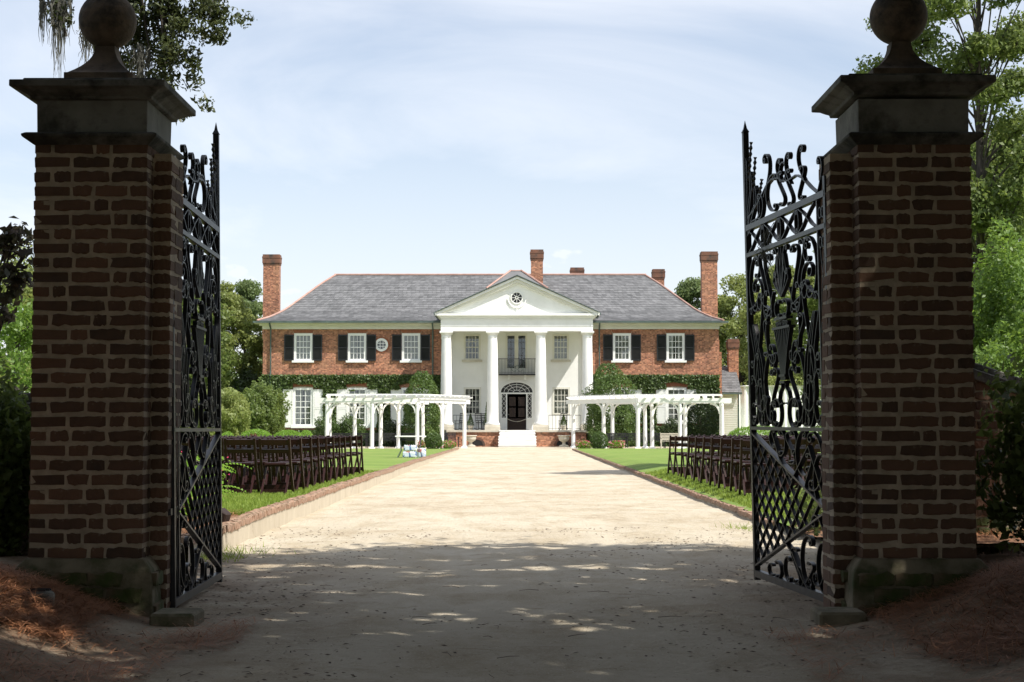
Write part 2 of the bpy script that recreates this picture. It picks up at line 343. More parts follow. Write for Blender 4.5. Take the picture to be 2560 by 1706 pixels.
def leaf_quads(C, size, nrm=None, spread=1.0, aspect=.5, rng=RNG):
    N = len(C); n = rng.normal(size=(N,3))
    if nrm is not None: n = np.asarray(nrm)*1.0+n*spread*.5
    n /= np.linalg.norm(n, axis=1)[:,None]+1e-9
    a = np.cross(n, rng.normal(size=(N,3))); a /= np.linalg.norm(a, axis=1)[:,None]+1e-9
    b = np.cross(n, a); s = (size*rng.uniform(.6, 1.35, N))[:,None]
    V = np.empty((N,4,3)); V[:,0] = C-a*s*.5; V[:,1] = C+b*s*aspect*.5+n*s*.08; V[:,2] = C+a*s*.5-n*s*.1; V[:,3] = C-b*s*aspect*.5+n*s*.08
    return V
def lumpy(P, amp, freq, seed=0):
    return np.array([mnoise.noise(Vector((p[0]*freq+seed, p[1]*freq, p[2]*freq)))*amp for p in P])
def shell_points(N, c, r, inner=.55, lump=.22, freq=1.3, flat=None, rng=RNG):
    d = rng.normal(size=(N,3)); d /= np.linalg.norm(d, axis=1)[:,None]
    rad = inner+(1-inner)*rng.uniform(0, 1, N)**.5
    s = rng.uniform(0, 50); k = 1+lumpy(d, lump*2, freq*1.6, s)+lumpy(d, lump, freq*4, s+9)
    P = d*(rad*k)[:,None]*np.array(r)
    if flat is not None: P[:,2] = np.maximum(P[:,2], flat*r[2])
    return P+np.array(c), d
def shrub(name, label, cat, c, r, N, leaf, m, group=None, stems=4, inner=.55, lump=.22, shape='ball', aspect=.55, name2='foliage'):
    """c: ground point; r: half sizes"""
    t = thing(name, label, cat, c, 0, group)
    cc = (c[0], c[1], c[2]+r[2])
    if shape == 'cone':
        u = RNG.uniform(0, 1, N)**.75; z = 1-u; ang = RNG.uniform(0, 2*math.pi, N)
        k = 1+lumpy(np.stack([np.cos(ang)*1.5, np.sin(ang)*1.5, z*5], 1), lump*2, 1.2, RNG.uniform(0, 30))
        rr = np.sin(np.clip((1-z)*2.7+.28, 0, math.pi/2))*(1-.12*np.clip(.25-z, 0, 1)/.25)*RNG.uniform(.55, 1, N)**.5*k
        P = np.stack([np.cos(ang)*rr*r[0], np.sin(ang)*rr*r[1], (z*2-1)*r[2]], 1)+np.array(cc); d = np.stack([np.cos(ang), np.sin(ang), np.full(N, .3)], 1)
    else: P, d = shell_points(N, cc, r, inner, lump)
    P[:,2] = np.maximum(P[:,2], c[2]+.02)
    quads_obj(name2, leaf_quads(P, leaf, d, 1.6, aspect), m, t)
    mb = MB()
    for i in range(stems):
        a = 2*math.pi*i/stems+random.random(); q = (c[0]+math.cos(a)*r[0]*.35, c[1]+math.sin(a)*r[1]*.35, c[2]+r[2]*1.3)
        mb.tube([(c[0]+math.cos(a)*.05, c[1]+math.sin(a)*.05, c[2]-.05), (c[0]+math.cos(a)*r[0]*.15, c[1]+math.sin(a)*r[1]*.15, c[2]+r[2]*.6), q], [.04*r[2]+.01, .03*r[2]+.008, .006], 5)
    mb.obj('stem', M['bark'], t)
    return t
def tree(name, label, base, h, cr, clumps, leaves, leaf, m, group=None, trunk=.25, crown_base=.35, lean=(0,0), clump_r=.22, seed=None, cat='tree', centers=None, aspect=.55, clump_flat=.7, gap=None):
    if seed is not None: random.seed(seed); rng = np.random.default_rng(seed)
    else: rng = RNG
    t = thing(name, label, cat, base, 0, group); b = Vector(base)
    top = b+Vector((lean[0], lean[1], h*.82)); mid = b+Vector((lean[0]*.3+random.uniform(-.2,.2), lean[1]*.3, h*.4))
    def tp(u):
        return b*(1-u)**2+mid*2*u*(1-u)+top*u*u
    mb = MB(); mb.tube([tp(k/9) for k in range(10)], [trunk*(1.25 if k == 0 else 1)*(1-.085*k) for k in range(10)], 9); mb.obj('trunk', M['bark'], t, 60)
    if centers is None:
        centers = []
        for i in range(clumps):
            z = random.uniform(0, 1); ph = random.uniform(0, 2*math.pi)
            rr = math.sin(math.pi*min(1, .12+z*.88))**.6*random.uniform(.45, 1)
            centers.append(Vector((b.x+lean[0]*z+math.cos(ph)*rr*cr, b.y+lean[1]*z+math.sin(ph)*rr*cr, b.z+h*(crown_base+(1-crown_base)*z)-clump_r*cr*.5)))
    bm_ = MB(); P = []; D = []
    n = max(30, leaves//len(centers))
    for c in centers:
        u = max(.15, min(.97, (c.z-b.z)/h*random.uniform(.86, 1.06))); s = tp(u); q = (s+c)/2+Vector((0, 0, random.uniform(.0, .12)*h*.3))
        r0 = trunk*(1-.8*u)*.42
        bm_.tube([s, q, c], [r0, r0*.55, .02], 5, False)
        cl = clump_r*cr*random.uniform(.7, 1.35)
        p, d = shell_points(n, tuple(c), (cl, cl, cl*clump_flat), .25, .3, 1.3, None, rng); P.append(p); D.append(d)
        for _ in range(3):
            e = c+Vector((random.uniform(-1,1), random.uniform(-1,1), random.uniform(-.6,.8)))*cl*.8
            bm_.tube([c, (c+e)/2+Vector((0,0,.05*cl)), e], [r0*.3+.008, r0*.2+.006, .005], 4, False)
    bm_.obj('branch', M['bark'], t)
    P = np.concatenate(P); D = np.concatenate(D)
    if gap is not None: k_ = gap(P); P = P[k_]; D = D[k_]
    quads_obj('crown', leaf_quads(P, leaf, D, 2.2, aspect, rng), m, t)
    return t
# ================================================================== ground
def sstep(a, b, x):
    t = np.clip((x-a)/(b-a), 0, 1); return t*t*(3-2*t)
def mound(x, y):
    ax = np.abs(x+.05)
    m = .30*sstep(1.95, 3.3, ax)*sstep(13.4, 10.6, y)
    m = m+.10*np.exp(-((ax-3.0)/.7)**2-((y-8.9)/.5)**2)
    return m
def n2d(x, y, f, s=0): return mnoise.noise(Vector((x*f+s, y*f, s)))
def gz(x, y):
    base = float(mound(np.array(x), np.array(y)))
    base += .05*max(0, min(1, (y-88)/12))
    if y < 40:
        k = max(0, min(1, (40-y)/20))
        base += k*(.024*n2d(x, y, .9)+.014*n2d(x, y, 3.1, 5)+.006*n2d(x, y, 9, 3))
    return base
def grid(name, xs, ys, m, zf, keep=None, kind='structure', xf=lambda x, y: x):
    V = []; F_ = []; nx = len(xs)
    for y in ys:
        for x in xs: X_ = xf(x, y); V.append((X_, y, zf(X_, y)))
    for j in range(len(ys)-1):
        for i in range(nx-1):
            if keep and not keep((xs[i]+xs[i+1])/2, (ys[j]+ys[j+1])/2): continue
            q = j*nx+i; F_.append((q, q+1, q+1+nx, q+nx))
    me = bpy.data.meshes.new(name); me.from_pydata(V, [], F_); me.polygons.foreach_set('use_smooth', [True]*len(me.polygons)); me.materials.append(m)
    o = bpy.data.objects.new(name, me); COL.objects.link(o); return tag(o, kind=kind)
def frange(a, b, s): n = int(round((b-a)/s)); return [a+(b-a)*i/n for i in range(n+1)]
MB().poly([(-900,-900,-.25),(900,-900,-.25),(900,1500,-.25),(-900,1500,-.25)]).obj('ground', M['far'])
tag(bpy.data.objects['ground'], kind='structure')
KX0, KX1 = -2.92, 3.03          # kerb inner faces
ys = frange(-14, 5, .5)[:-1]+frange(5, 16, .07)[:-1]+frange(16, 30, .25)[:-1]+frange(30, 104, 1.0)
xs = frange(-16, -5, .5)[:-1]+frange(-5, 5.4, .075)[:-1]+frange(5.4, 16.4, .5)
def dkeep(x, y):
    if y < 17: return True
    if y > 90: return True
    return KX0-.3 < x < KX1+.35+.004*max(0, y-40)
grid('driveway', xs, ys, M['sand'], gz, dkeep)
def kx(sgn, y): return (-2.76-.0052*(y-14)) if sgn < 0 else (2.98+.0042*(y-19))
# terrain beside the drive, as beds / lawn
def lawn_z(x, y):
    side = min(1, max(0, (abs(x)-2.9)/ .8)) if x > 0 else 1
    lo, hi = (.17, .20) if x < 0 else (.07, .21)
    z = lo+(hi-lo)*side
    z *= (1-max(0, min(1, (y-45)/50))*.62)
    if y < 17.5: z = z+(float(mound(np.array(x), np.array(y)))-.02)*.6*max(0, min(1, (17.5-y)/2))
    return z+.012*n2d(x, y, .7)
for nm, sx in (('lawn', -1), ('lawn', 1)):
    lx = [KX0-.12-.0, *frange(-3.3, -5.5, -.0-.25)] if sx < 0 else None
    a = frange(3.04, 9, .2)[:-1]+frange(9, 26, 1.0)
    a = [v*sx for v in a]
    wf = (lambda x, y: x+(kx(-1, y)-.10+3.04)) if sx < 0 else (lambda x, y: x+(kx(1, y)+.06-3.04))
    if sx < 0: a = a[::-1]
    grid('lawn', a, frange(17.6, 40, .4)[:-1]+frange(40, 90, 1.0), M['lawn'], lawn_z, xf=wf)
    grid('planting_bed', a, frange(13.4, 17.61, .15), M['soil'], lambda x, y: lawn_z(x, y)-.004+.03*n2d(x, y, 2.5), xf=wf)
grid('far_lawn', frange(-90, 90, 10), frange(90, 260, 10), M['lawn'], lambda x, y: -.02)
grid('side_lawn', frange(-90, -25, 5), frange(12, 90.5, 5), M['lawn'], lambda x, y: .02)
grid('side_lawn', frange(25, 90, 5), frange(12, 90.5, 5), M['lawn'], lambda x, y: .02)
# grass blades
def grass(x0, x1, y0, y1, N, h, zf=lawn_z):
    r = RNG.uniform(0, 1, N); y = y0+(y1-y0)*r**1.7; x = RNG.uniform(x0, x1, N)
    V = np.empty((N,3,3)); an = RNG.uniform(0, 2*math.pi, N); w = .006+.00028*y
    for i in range(N):
        z = zf(x[i], y[i]); hh = h*random.uniform(.5, 1.25); c, s = math.cos(an[i])*w[i], math.sin(an[i])*w[i]
        V[i,0] = (x[i]-c, y[i]-s, z-.01); V[i,1] = (x[i]+c, y[i]+s, z-.01); V[i,2] = (x[i]+random.gauss(0, .018), y[i]+random.gauss(0, .018), z+hh)
    return V
V = np.concatenate([grass(-8.5, -2.97, 17.5, 36, 90000, .05)])
tag(quads_obj('grass', V, M['blade'], k=3), kind='stuff')
V = np.concatenate([grass(3.13, 9, 17.8, 38, 85000, .05)])
tag(quads_obj('grass', V, M['blade'], k=3), kind='stuff')
# scruffy weeds at the kerb foot
V = []
for cx, cy, n, rr in ((-2.72, 14.0, 300, .14), (-2.62, 14.9, 120, .2), (2.72, 18.7, 90, .15)):
    for _ in range(n):
        x = random.gauss(cx, rr); y = random.gauss(cy, rr*1.4); z = gz(x, y); a = random.uniform(0, 6.3)
        V.append([(x-.005*math.cos(a), y-.005*math.sin(a), z-.005), (x+.005*math.cos(a), y+.005*math.sin(a), z-.005), (x+random.gauss(0,.05), y+random.gauss(0,.05), z+random.uniform(.02,.09))])
tag(quads_obj('weeds', np.array(V), M['blade'], k=3), kind='stuff')
# pine straw
def needles(name, regs, zf, w=.0015):
    V = []
    for (x0, x1, y0, y1, n, dens) in regs:
        for _ in range(n):
            x = random.uniform(x0, x1); y = random.uniform(y0, y1)
            if mnoise.noise(Vector((x*1.3, y*1.3, 4)))+dens < random.uniform(-.4, .6): continue
            L_ = random.uniform(.08, .21); a = random.uniform(0, math.pi)+.7*mnoise.noise(Vector((x*2, y*2, 0))); z = zf(x, y)+random.uniform(.0, .05)
            dx, dy = math.cos(a)*L_/2, math.sin(a)*L_/2; px, py = -math.sin(a)*w, math.cos(a)*w; dz = random.gauss(0, .012)
            V.append([(x-dx-px, y-dy-py, z-dz), (x-dx+px, y-dy+py, z-dz), (x+dx+px, y+dy+py, z+dz), (x+dx-px, y+dy-py, z+dz)])
    return tag(quads_obj(name, np.array(V), M['needle']), kind='stuff')
needles('pine_straw', [(-4.6, -2.35, 8.2, 9.75, 26000, .55), (-3.6, -1.7, 7.0, 8.9, 9000, .0), (-2.6, -1.5, 8.2, 9.4, 4500, -.05)], gz)
needles('pine_straw', [(2.1, 4.4, 7.4, 9.9, 26000, .35), (1.4, 3.0, 6.8, 9.0, 7000, -.05), (3.5, 5.4, 10.4, 14.3, 9000, .3)], gz)
needles('pine_straw', [(-5.2, -3.05, 13.6, 17.9, 9000, .4), (3.2, 5.2, 13.6, 18.4, 9000, .4)], lambda x, y: lawn_z(x, y), .0024)
# leaf litter, bark chips and twigs on the drive
V = []
for _ in range(9000):
    y = 6.6+12*random.random()**1.6; x = random.uniform(-3, 3.1)
    if mnoise.noise(Vector((x*.9, y*.9, 9)))*1.2+(abs(x)-1.2)*.35 < random.uniform(-.35, .75): continue
    s = random.uniform(.006, .022); a = random.uniform(0, 6.3); z = gz(x, y)+.004; e = random.uniform(.15, .5)
    ca, sa = math.cos(a)*s, math.sin(a)*s
    V.append([(x-ca, y-sa, z), (x+sa*e, y-ca*e, z+s*.3), (x+ca, y+sa, z+s*.2), (x-sa*e, y+ca*e, z)])
tag(quads_obj('leaf_litter', np.array(V), M['litter']), kind='stuff')
mb = MB()
for _ in range(60):
    y = 6.8+7*random.random(); x = random.uniform(-2.6, 2.7); a = random.uniform(0, 6.3); L_ = random.uniform(.04, .16); z = gz(x, y)+.006
    mb.tube([(x, y, z), (x+math.cos(a)*L_*.5, y+math.sin(a)*L_*.5, z+.006), (x+math.cos(a+.2)*L_, y+math.sin(a+.2)*L_, z)], [.0018, .0015, .001], 4)
tag(mb.obj('twigs', M['litter']), kind='stuff')
# ================================================================== bricks
def brick_mesh(l, d, h, seed, wear=.0042, secs=6):
    rs = random.Random(seed); v = []; b = .005
    for i in range(secs+1):
        x = -l/2+l*i/secs
        e = .75 if i in (0, secs) else 1
        sh = h/2-(.0035 if i in (0, secs) else 0)
        for (y, z) in ((-d/2, -sh+b), (-d/2+b, -sh), (d/2-b, -sh), (d/2, -sh+b), (d/2, sh-b), (d/2-b, sh), (-d/2+b, sh), (-d/2, sh-b)):
            v.append((x+(rs.gauss(0, wear*.8) if e < 1 else 0), y+rs.gauss(0, wear*.35)+(.004 if e < 1 and y < 0 else (-.004 if e < 1 else 0)), z+rs.gauss(0, wear*.75)))
    f = []
    for i in range(secs):
        for j in range(8): f.append((i*8+j, (i+1)*8+j, (i+1)*8+(j+1)%8, i*8+(j+1)%8))
    f.append(tuple(range(8))); f.append(tuple(range(secs*8+7, secs*8-1, -1)))
    me = bpy.data.meshes.new('brick'); me.from_pydata(v, [], f); me.update(); return me
BCACHE = {}
def brick_variant(l, d, h, m, n=16, wear=.0042):
    k = (round(l, 3), round(d, 3), round(h, 3), m, random.randrange(n))
    if k not in BCACHE: BCACHE[k] = brick_mesh(l, d, h, len(BCACHE)*7+3, wear); BCACHE[k].materials.append(M[m])
    return BCACHE[k]
def stuff_bricks(name, items, m, parent):
    """items: (centre, l, d, h, rz) joined into one mesh"""
    mb = MB()
    for c, l, d, h, rz in items:
        ca, sa = math.cos(rz), math.sin(rz); i = len(mb.v)
        for z in (-h/2, h/2):
            for x, y in ((-l/2,-d/2),(l/2,-d/2),(l/2,d/2),(-l/2,d/2)): mb.v.append((c[0]+x*ca-y*sa, c[1]+x*sa+y*ca, c[2]+z))
        mb.f += [(i,i+3,i+2,i+1),(i+4,i+5,i+6,i+7),(i,i+1,i+5,i+4),(i+1,i+2,i+6,i+5),(i+2,i+3,i+7,i+6),(i+3,i,i+4,i+7)]
    return tag(mb.obj(name, M[m], parent), kind='stuff')
def pier(cx, cy, inner, label, zoff=0):
    """inner = +1: the gate opening lies towards +x"""
    S = .70; h0, h1 = .36, 2.925; n = 29; ch = (h1-h0)/n
    root = thing('gate_pier', label, 'gate pier', (cx, cy, 0), 0, 'brick gate piers with ball finials')
    mb = MB(); q = S/2-.0085
    mb.box(cx-q, cx+q, cy-q, cy+q, h0-.02, h1)
    mb.obj('mortar_core', M['mortar'], root)
    jw = .112 if inner > 0 else .14
    xj0, xj1 = (cx+q, cx+S/2+jw) if inner > 0 else (cx-S/2-jw, cx-q)
    jy0, jy1 = cy-.18, cy+.18
    MB().box(xj0 if inner > 0 else xj0+.006, xj1-.006 if inner > 0 else xj1, jy0+.006, jy1-.006, -.05, 2.875).obj('jamb_core', M['mortar'], root)
    rest = []
    for k in range(n):
        z = h0+(k+.5)*ch; A = k % 2
        seq = [('H', .105), ('S', .22), ('C', .105)] if A else [('S', .22), ('H', .105), ('C', .22)]
        s0 = .22 if A else .105
        for face in range(4):
            sq = list(seq)
            if random.random() < .45: sq[0], sq[1] = sq[1], sq[0]
            e_ = random.choice((-.02, -.01, 0, .01, .02)); sq[0] = (sq[0][0], round(sq[0][1]+e_, 3)); sq[1] = (sq[1][0], round(sq[1][1]-e_, 3))
            s = s0+.0165; rz = face*math.pi/2; ca, sa = math.cos(rz), math.sin(rz)
            for typ, l in sq:
                dep = .105 if typ != 'C' else (.22 if A else .105)
                if typ == 'H': dep = .12
                ll = l*random.uniform(.955, 1.0); lx = -S/2+s+l/2; ly = -S/2+dep/2
                x = cx+lx*ca-ly*sa; y = cy+lx*sa+ly*ca
                vis = face == 0 or (inner > 0 and (face == 1 or (face == 3 and typ == 'C'))) or (inner < 0 and face == 3)
                hh = ch-.024+random.uniform(-.004, .001)
                pr = random.uniform(-.0012, .0025)
                if vis: place('brick', brick_variant((l-.009) if typ != 'C' else l-.006, dep, round(ch-.024, 3), 'brick'), root, (x+pr*sa, y-pr*ca, z), (random.gauss(0, .004), random.gauss(0, .010), rz+(math.pi if random.random() < .5 and typ != 'C' else 0)))
                else: rest.append(((x, y, z), ll, dep, hh, rz))
                s += l+.0165
    jx = (xj0+xj1)/2+.003*inner
    for k in range(32):
        z = .0+(k+.5)*ch+.01
        if z > 2.87: break
        a, b_ = ((.22, .125) if k % 2 else (.125, .22))
        for yy, dd in ((jy0+a/2, a), (jy1-b_/2, b_)):
            if yy < cy: place('brick', brick_variant(jw-.003, round(dd, 3), round(ch-.023, 3), 'brick'), root, (jx, yy, z), (0, random.gauss(0, .012), 0))
            else: rest.append(((jx, yy, z), jw-.003, dd, ch-.017, 0))
    stuff_bricks('rear_brickwork', rest, 'brick', root)
    # plinth with mossy bricks under worn render
    P = S/2+.075
    MB().frust([(P+.012, -.25), (P+.006, .05), (P-.006, .27), (P-.012, .305), (S/2+.012, .372)], cx, cy).obj('plinth', M['render'], root, bevel=.008)
    for k, (z, hh) in enumerate(((.06, .085), (.158, .085), (.253, .075))):
        for face in ((0, 1) if inner > 0 else (0, 3)):
            rz = face*math.pi/2; ca, sa = math.cos(rz), math.sin(rz); s = -P+.03+(.1 if k % 2 else 0)
            while s < P-.12:
                l = random.choice((.19, .2, .21)); lx = s+l/2; ly = -P+.045-random.uniform(.016, .026)
                if lx+l/2 > P-.004: break
                if face == 0 or k != 1: place('brick', brick_variant(l, .09, hh, 'mossbrick', wear=.008), root, (cx+lx*ca-ly*sa, cy+lx*sa+ly*ca, z), (0, random.gauss(0, .01), rz))
                s += l+.018
    # stone necking, block, cap
    z0 = h1
    MB().frust([(S/2+.002, z0-.025), (S/2+.03, z0-.005), (S/2+.062, z0+.018), (S/2+.066, z0+.034), (S/2+.045, z0+.046), (S/2-.004, z0+.05)], cx, cy).obj('necking', M['capstone'], root, bevel=.003)
    MB().frust([(S/2-.012, z0+.045), (S/2-.008, z0+.262)], cx, cy).obj('cap_block', M['capblock'], root, bevel=.004)
    z1 = z0+.252+zoff
    mb = MB(); mb.frust([(S/2-.002, z1), (S/2+.022, z1+.004), (S/2+.026, z1+.022), (S/2+.05, z1+.034), (S/2+.078, z1+.052), (S/2+.118, z1+.062), (S/2+.124, z1+.064), (S/2+.124, z1+.104), (S/2+.06, z1+.109), (S/2+.058, z1+.127), (S/2-.1, z1+.150), (.2, z1+.158)], cx, cy)
    mb.obj('cornice_cap', M['capstone'], root, bevel=.003)
    zb = z1+.156; lev = [(.215, zb-.01), (.215, zb+.05)]
    for i in range(9):
        t = i/8; lev.append((.062+.135*(1-t)**2.1, zb+.055+.20*t))
    MB().frust(lev, cx, cy).obj('finial_pedestal', M['ball'], root, 40)
    prof = [(max(.004, .182*math.sin(a)), zb+.255+.175-.182*math.cos(a)) for a in [math.pi*i/22 for i in range(23)]]
    MB().lathe(prof, cx, cy, 36).obj('finial_ball', M['ball'], root, 60)
    return root
pier(-2.605, 9.98, 1, 'brick gate pier on the left, stone ball finial, pine straw at its foot')
pier(2.455, 9.98, -1, 'brick gate pier on the right, stone ball finial, greener mossy plinth', .025)
for x0, x1, y0, y1, lab in ((-2.12, -1.86, 9.22, 9.55, 'low worn stone stub on the ground at the foot of the left gate pier'), (1.78, 2.06, 9.30, 9.62, 'low worn stone stub on the ground at the foot of the right gate pier')):
    mb = MB(); mb.box(x0, x1, y0, y1, -.06, .085); o = mb.obj('stone_stub', M['render'], bevel=.015); tag(o, lab, 'stone')
# boundary walls swept back from the piers
def garden_wall(label, pts, ztop, near, h=.0886):
    root = thing('garden_wall', label, 'wall', (pts[0][0], pts[0][1], 0), 0)
    body = MB(); cop = MB(); rest = []; cnt = 0
    for (a, b) in zip(pts[:-1], pts[1:]):
        A = Vector((a[0], a[1], 0)); B = Vector((b[0], b[1], 0)); d = (B-A); L_ = d.length; d.normalize(); nrm = Vector((d.y, -d.x, 0))
        if nrm.y > 0: nrm = -nrm
        za, zb_ = ztop(a[0]), ztop(b[0]); i = len(body.v)
        for p, zt in ((A, za), (B, zb_)):
            for sgn in (1, -1):
                for z in (-.1, zt): q = p+nrm*sgn*.14; body.v.append((q.x, q.y, z))
        body.f += [(i,i+4,i+5,i+1),(i+2,i+3,i+7,i+6),(i+1,i+5,i+7,i+3),(i,i+1,i+3,i+2),(i+4,i+6,i+7,i+5)]
        cop.beam((A.x, A.y, za+.05), (B.x, B.y, zb_+.05), .36, .10); cop.beam((A.x, A.y, za+.13), (B.x, B.y, zb_+.13), .24, .08)
        rz = math.atan2(d.y, d.x); rows = int(max(za, zb_)/h)
        for k in range(rows):
            s = .0+(.115 if k % 2 else 0); 
            while s+.215 < L_:
                l = .215 if random.random() < .62 else .105; c = A+d*(s+l/2); zt = za+(zb_-za)*(s/L_); z = (k+.5)*h
                if z+h/2 < zt:
                    p = c+nrm*.10
                    if near(c.x) and cnt < 290: cnt += 1; place('brick', brick_variant(l, .11, .072, 'brick' if k > 3 else 'mossbrick', wear=.005), root, (p.x, p.y, z), (0, random.gauss(0, .012), rz))
                    else: rest.append(((p.x, p.y, z), l, .108, .072, rz))
                s += l+.016
    body.obj('wall_core', M['mortar'], root); cop.obj('coping', M['capstone'], root, bevel=.01)
    stuff_bricks('brickwork', rest, 'brick', root)
    return root
garden_wall('dark old brick garden wall running left from behind the left gate pier', [(-2.97, 10.35), (-3.1, 11.6), (-9, 11.9)], lambda x: 1.25, lambda x: -4.4 < x < -3.15)
garden_wall('old brick garden wall sweeping down to the right behind the right gate pier', [(2.83, 10.35), (3.75, 14.6), (4.6, 14.7), (5.6, 14.8), (12, 15)], lambda x: 1.75 if x < 3.9 else max(1.1, 1.74-.33*(x-3.8)), lambda x: 4.0 < x < 5.6)
# ================================================================== wrought iron gates
def euler(kf, n=70, turns=1):
    x = y = 0; a = 0; pts = [(0, 0)]
    for i in range(n):
        s = (i+.5)/n; a += kf(s)/n; x += math.cos(a)/n; y += math.sin(a)/n; pts.append((x, y))
    return pts
def fit(pts, vertical=True):
    P = np.array(pts); n = len(P); a = P[:n//5].mean(0); b = P[-n//5:].mean(0); d = b-a; an = math.pi/2-math.atan2(d[1], d[0]); c, s = math.cos(an), math.sin(an)
    P = P@np.array([[c, s], [-s, c]]); mn, mxx = P.min(0), P.max(0); return (P-(mn+mxx)/2)/(mxx-mn)
SC_S = fit(euler(lambda s: 62*abs(1-2*s)**3.2*(1 if s < .5 else -1)+(6 if s < .5 else -6)*0))
SC_C = fit(euler(lambda s: 60*abs(1-2*s)**3.6+3.0))
SC_H = fit(euler(lambda s: 3.5*(1-s)+50*s**4-2.2*(1 if s < .3 else 0), 50))
RING = np.array([(.5*math.cos(t), .5*math.sin(t)) for t in np.linspace(0, 2*math.pi, 19)])
LOOP = np.array([(.5*math.sin(t)*math.sin(t/2), -.5+abs(math.sin(t/2))) for t in np.linspace(0, 2*math.pi, 20)])
def put(shape, cx, cz, w, h, rot=0, fx=1, fz=1):
    c, s = math.cos(rot), math.sin(rot)
    return [(cx+(x*w*fx)*c-(z*h*fz)*s, cz+(x*w*fx)*s+(z*h*fz)*c) for x, z in shape]
GW = 1.90; US = .17; UC = (GW+US)/2
def build_gate(label):
    root = thing('iron_gate', label, 'gate', (0, 0, 0), 0, 'wrought iron gate leaves standing open')
    def part(name, mb, m='iron'): return mb.obj(name, M[m], root)
    def sc(pts, w=.032, t=.010, name='scroll'): part(name, MB().strap(pts, w, t))
    mb = MB(); mb.box(-.02, .02, -.02, .02, .02, 2.74); part('hinge_stile', mb)
    mb = MB(); mb.box(US-.009, US+.009, -.016, .016, .06, 2.62); part('inner_stile', mb, 'railiron')
    mb = MB(); mb.box(GW-.021, GW+.021, -.021, .021, .0, 3.36); mb.frust([(.026, 3.36), (.012, 3.39), (.001, 3.45)], GW, 0); part('meeting_stile', mb)
    for z, h in ((.05, .05), (1.13, .024), (2.425, .03), (2.63, .042)):
        mb = MB(); mb.box(.0, GW-.02, -.022, .022, z-h/2, z+h/2); part('rail', mb, 'railiron')
    # narrow panel: X bars and paired rings
    for z0, z1 in ((.08, .55), (.68, 1.10), (1.16, 1.7), (1.85, 2.40)):
        mb = MB(); mb.strap([(.02, z0), (US-.01, z1)], .022, .006); mb.strap([(.02, z1), (US-.01, z0)], .022, .006); part('cross_bar', mb)
    for z in (.61, 1.78, 2.33, 1.22, 2.52):
        for u in (.058, .118): sc(put(RING, u, z, .055, .07), .026, .007, 'ring')
    # frieze between the two upper rails
    for i in range(4):
        c = US+.03+(GW-US-.06)*(i+.5)/4; w = (GW-US-.06)/4*.42
        for f in (1, -1):
            sc([(c-w*f, 2.445), (c-w*.55*f, 2.475), (c, 2.53), (c+w*.55*f, 2.575), (c+w*f, 2.605)], .029, .009, 'cross_bar')
        if i < 3:
            for f in (1, -1): sc(put(SC_C, c+w*1.2+.022*f, 2.525, .045, .15, 0, f), .030, .009)
    # crest: fan beside the meeting stile, then scrolls falling towards the pier
    for u, zt, du in ((GW-.05, 3.14, .03), (GW-.16, 3.02, .045), (GW-.27, 2.90, .055), (GW-.36, 2.80, .05)):
        b = (GW-.02, 2.56+.03*(GW-u)); sc([b, ((b[0]+u)/2-.01, (b[1]+zt)/2-.05), (u-du*.6, zt-.10), (u-du*.45, zt-.02), (u, zt+.015), (u+du*.45, zt-.03), (u+du*.5, zt-.13), ((b[0]+u)/2+du*.6, (b[1]+zt)/2-.02), b], .03, .009, 'leaf_loop')
    for u0, u1, z0, z1 in ((GW-.07, GW-.16, 2.98, 3.26), (GW-.18, GW-.26, 2.88, 3.13), (GW-.30, GW-.42, 2.76, 2.94)):
        mb = MB(); pts = []; n = 13
        for i in range(n+1): t = i/n; pts.append((u0+(u1-u0)*t, 0, z0+(z1-z0)*t))
        mb.tube(pts, [.006+.009*abs(math.sin(i*1.57)) for i in range(n+1)], 6); part('twisted_spear', mb)
    sc([(GW-.02, 2.70), (GW-.2, 2.735), (GW-.38, 2.80), (GW-.55, 2.87), (GW-.70, 2.90), (GW-.86, 2.885), (GW-.98, 2.845), (GW-1.1, 2.83), (GW-1.28, 2.84), (GW-1.42, 2.80), (GW-1.6, 2.71), (GW-1.72, 2.66), (US, 2.655)], .029, .009, 'crest_strap')
    for u, z, w, h, f, g in ((1.33, 2.97, .16, .30, -1, 1), (1.02, 2.95, .11, .17, 1, 1), (.80, 2.93, .12, .22, 1, 1), (.50, 2.92, .14, .24, 1, 1), (.10, 2.79, .10, .22, -1, 1)):
        sc(put(SC_H, u, z-.02, w, h, 0, f, g), .029, .009)
    for u, z, w, h, f in ((1.22, 2.80, .24, .26, 1), (.78, 2.78, .15, .25, -1), (.50, 2.77, .14, .22, 1), (1.50, 2.75, .14, .18, -1), (.98, 2.80, .16, .24, -1)):
        sc(put(SC_C if u > 1 else SC_S, u, z, w, h, 0, f), .029, .009)
    sc(put(RING, .92, 2.91, .15, .13), .029, .008, 'ring')
    # great panel: lyre vase with sprays, framed by scrolls
    for k in range(9):
        f = (k-4)/4; mb = MB(); mb.strap([(UC+f*.05, 1.47), (UC+f*.065, 1.55), (UC+f*.12, 1.70), (UC+f*.19, 1.83)], .03, .010); part('vase_flute', mb)
    for z, hw in ((1.50, .07), (1.455, .06), (1.835, .21), (1.90, .15)):
        mb = MB(); mb.box(UC-hw, UC+hw, -.024, .024, z-.009, z+.009); part('vase_band', mb)
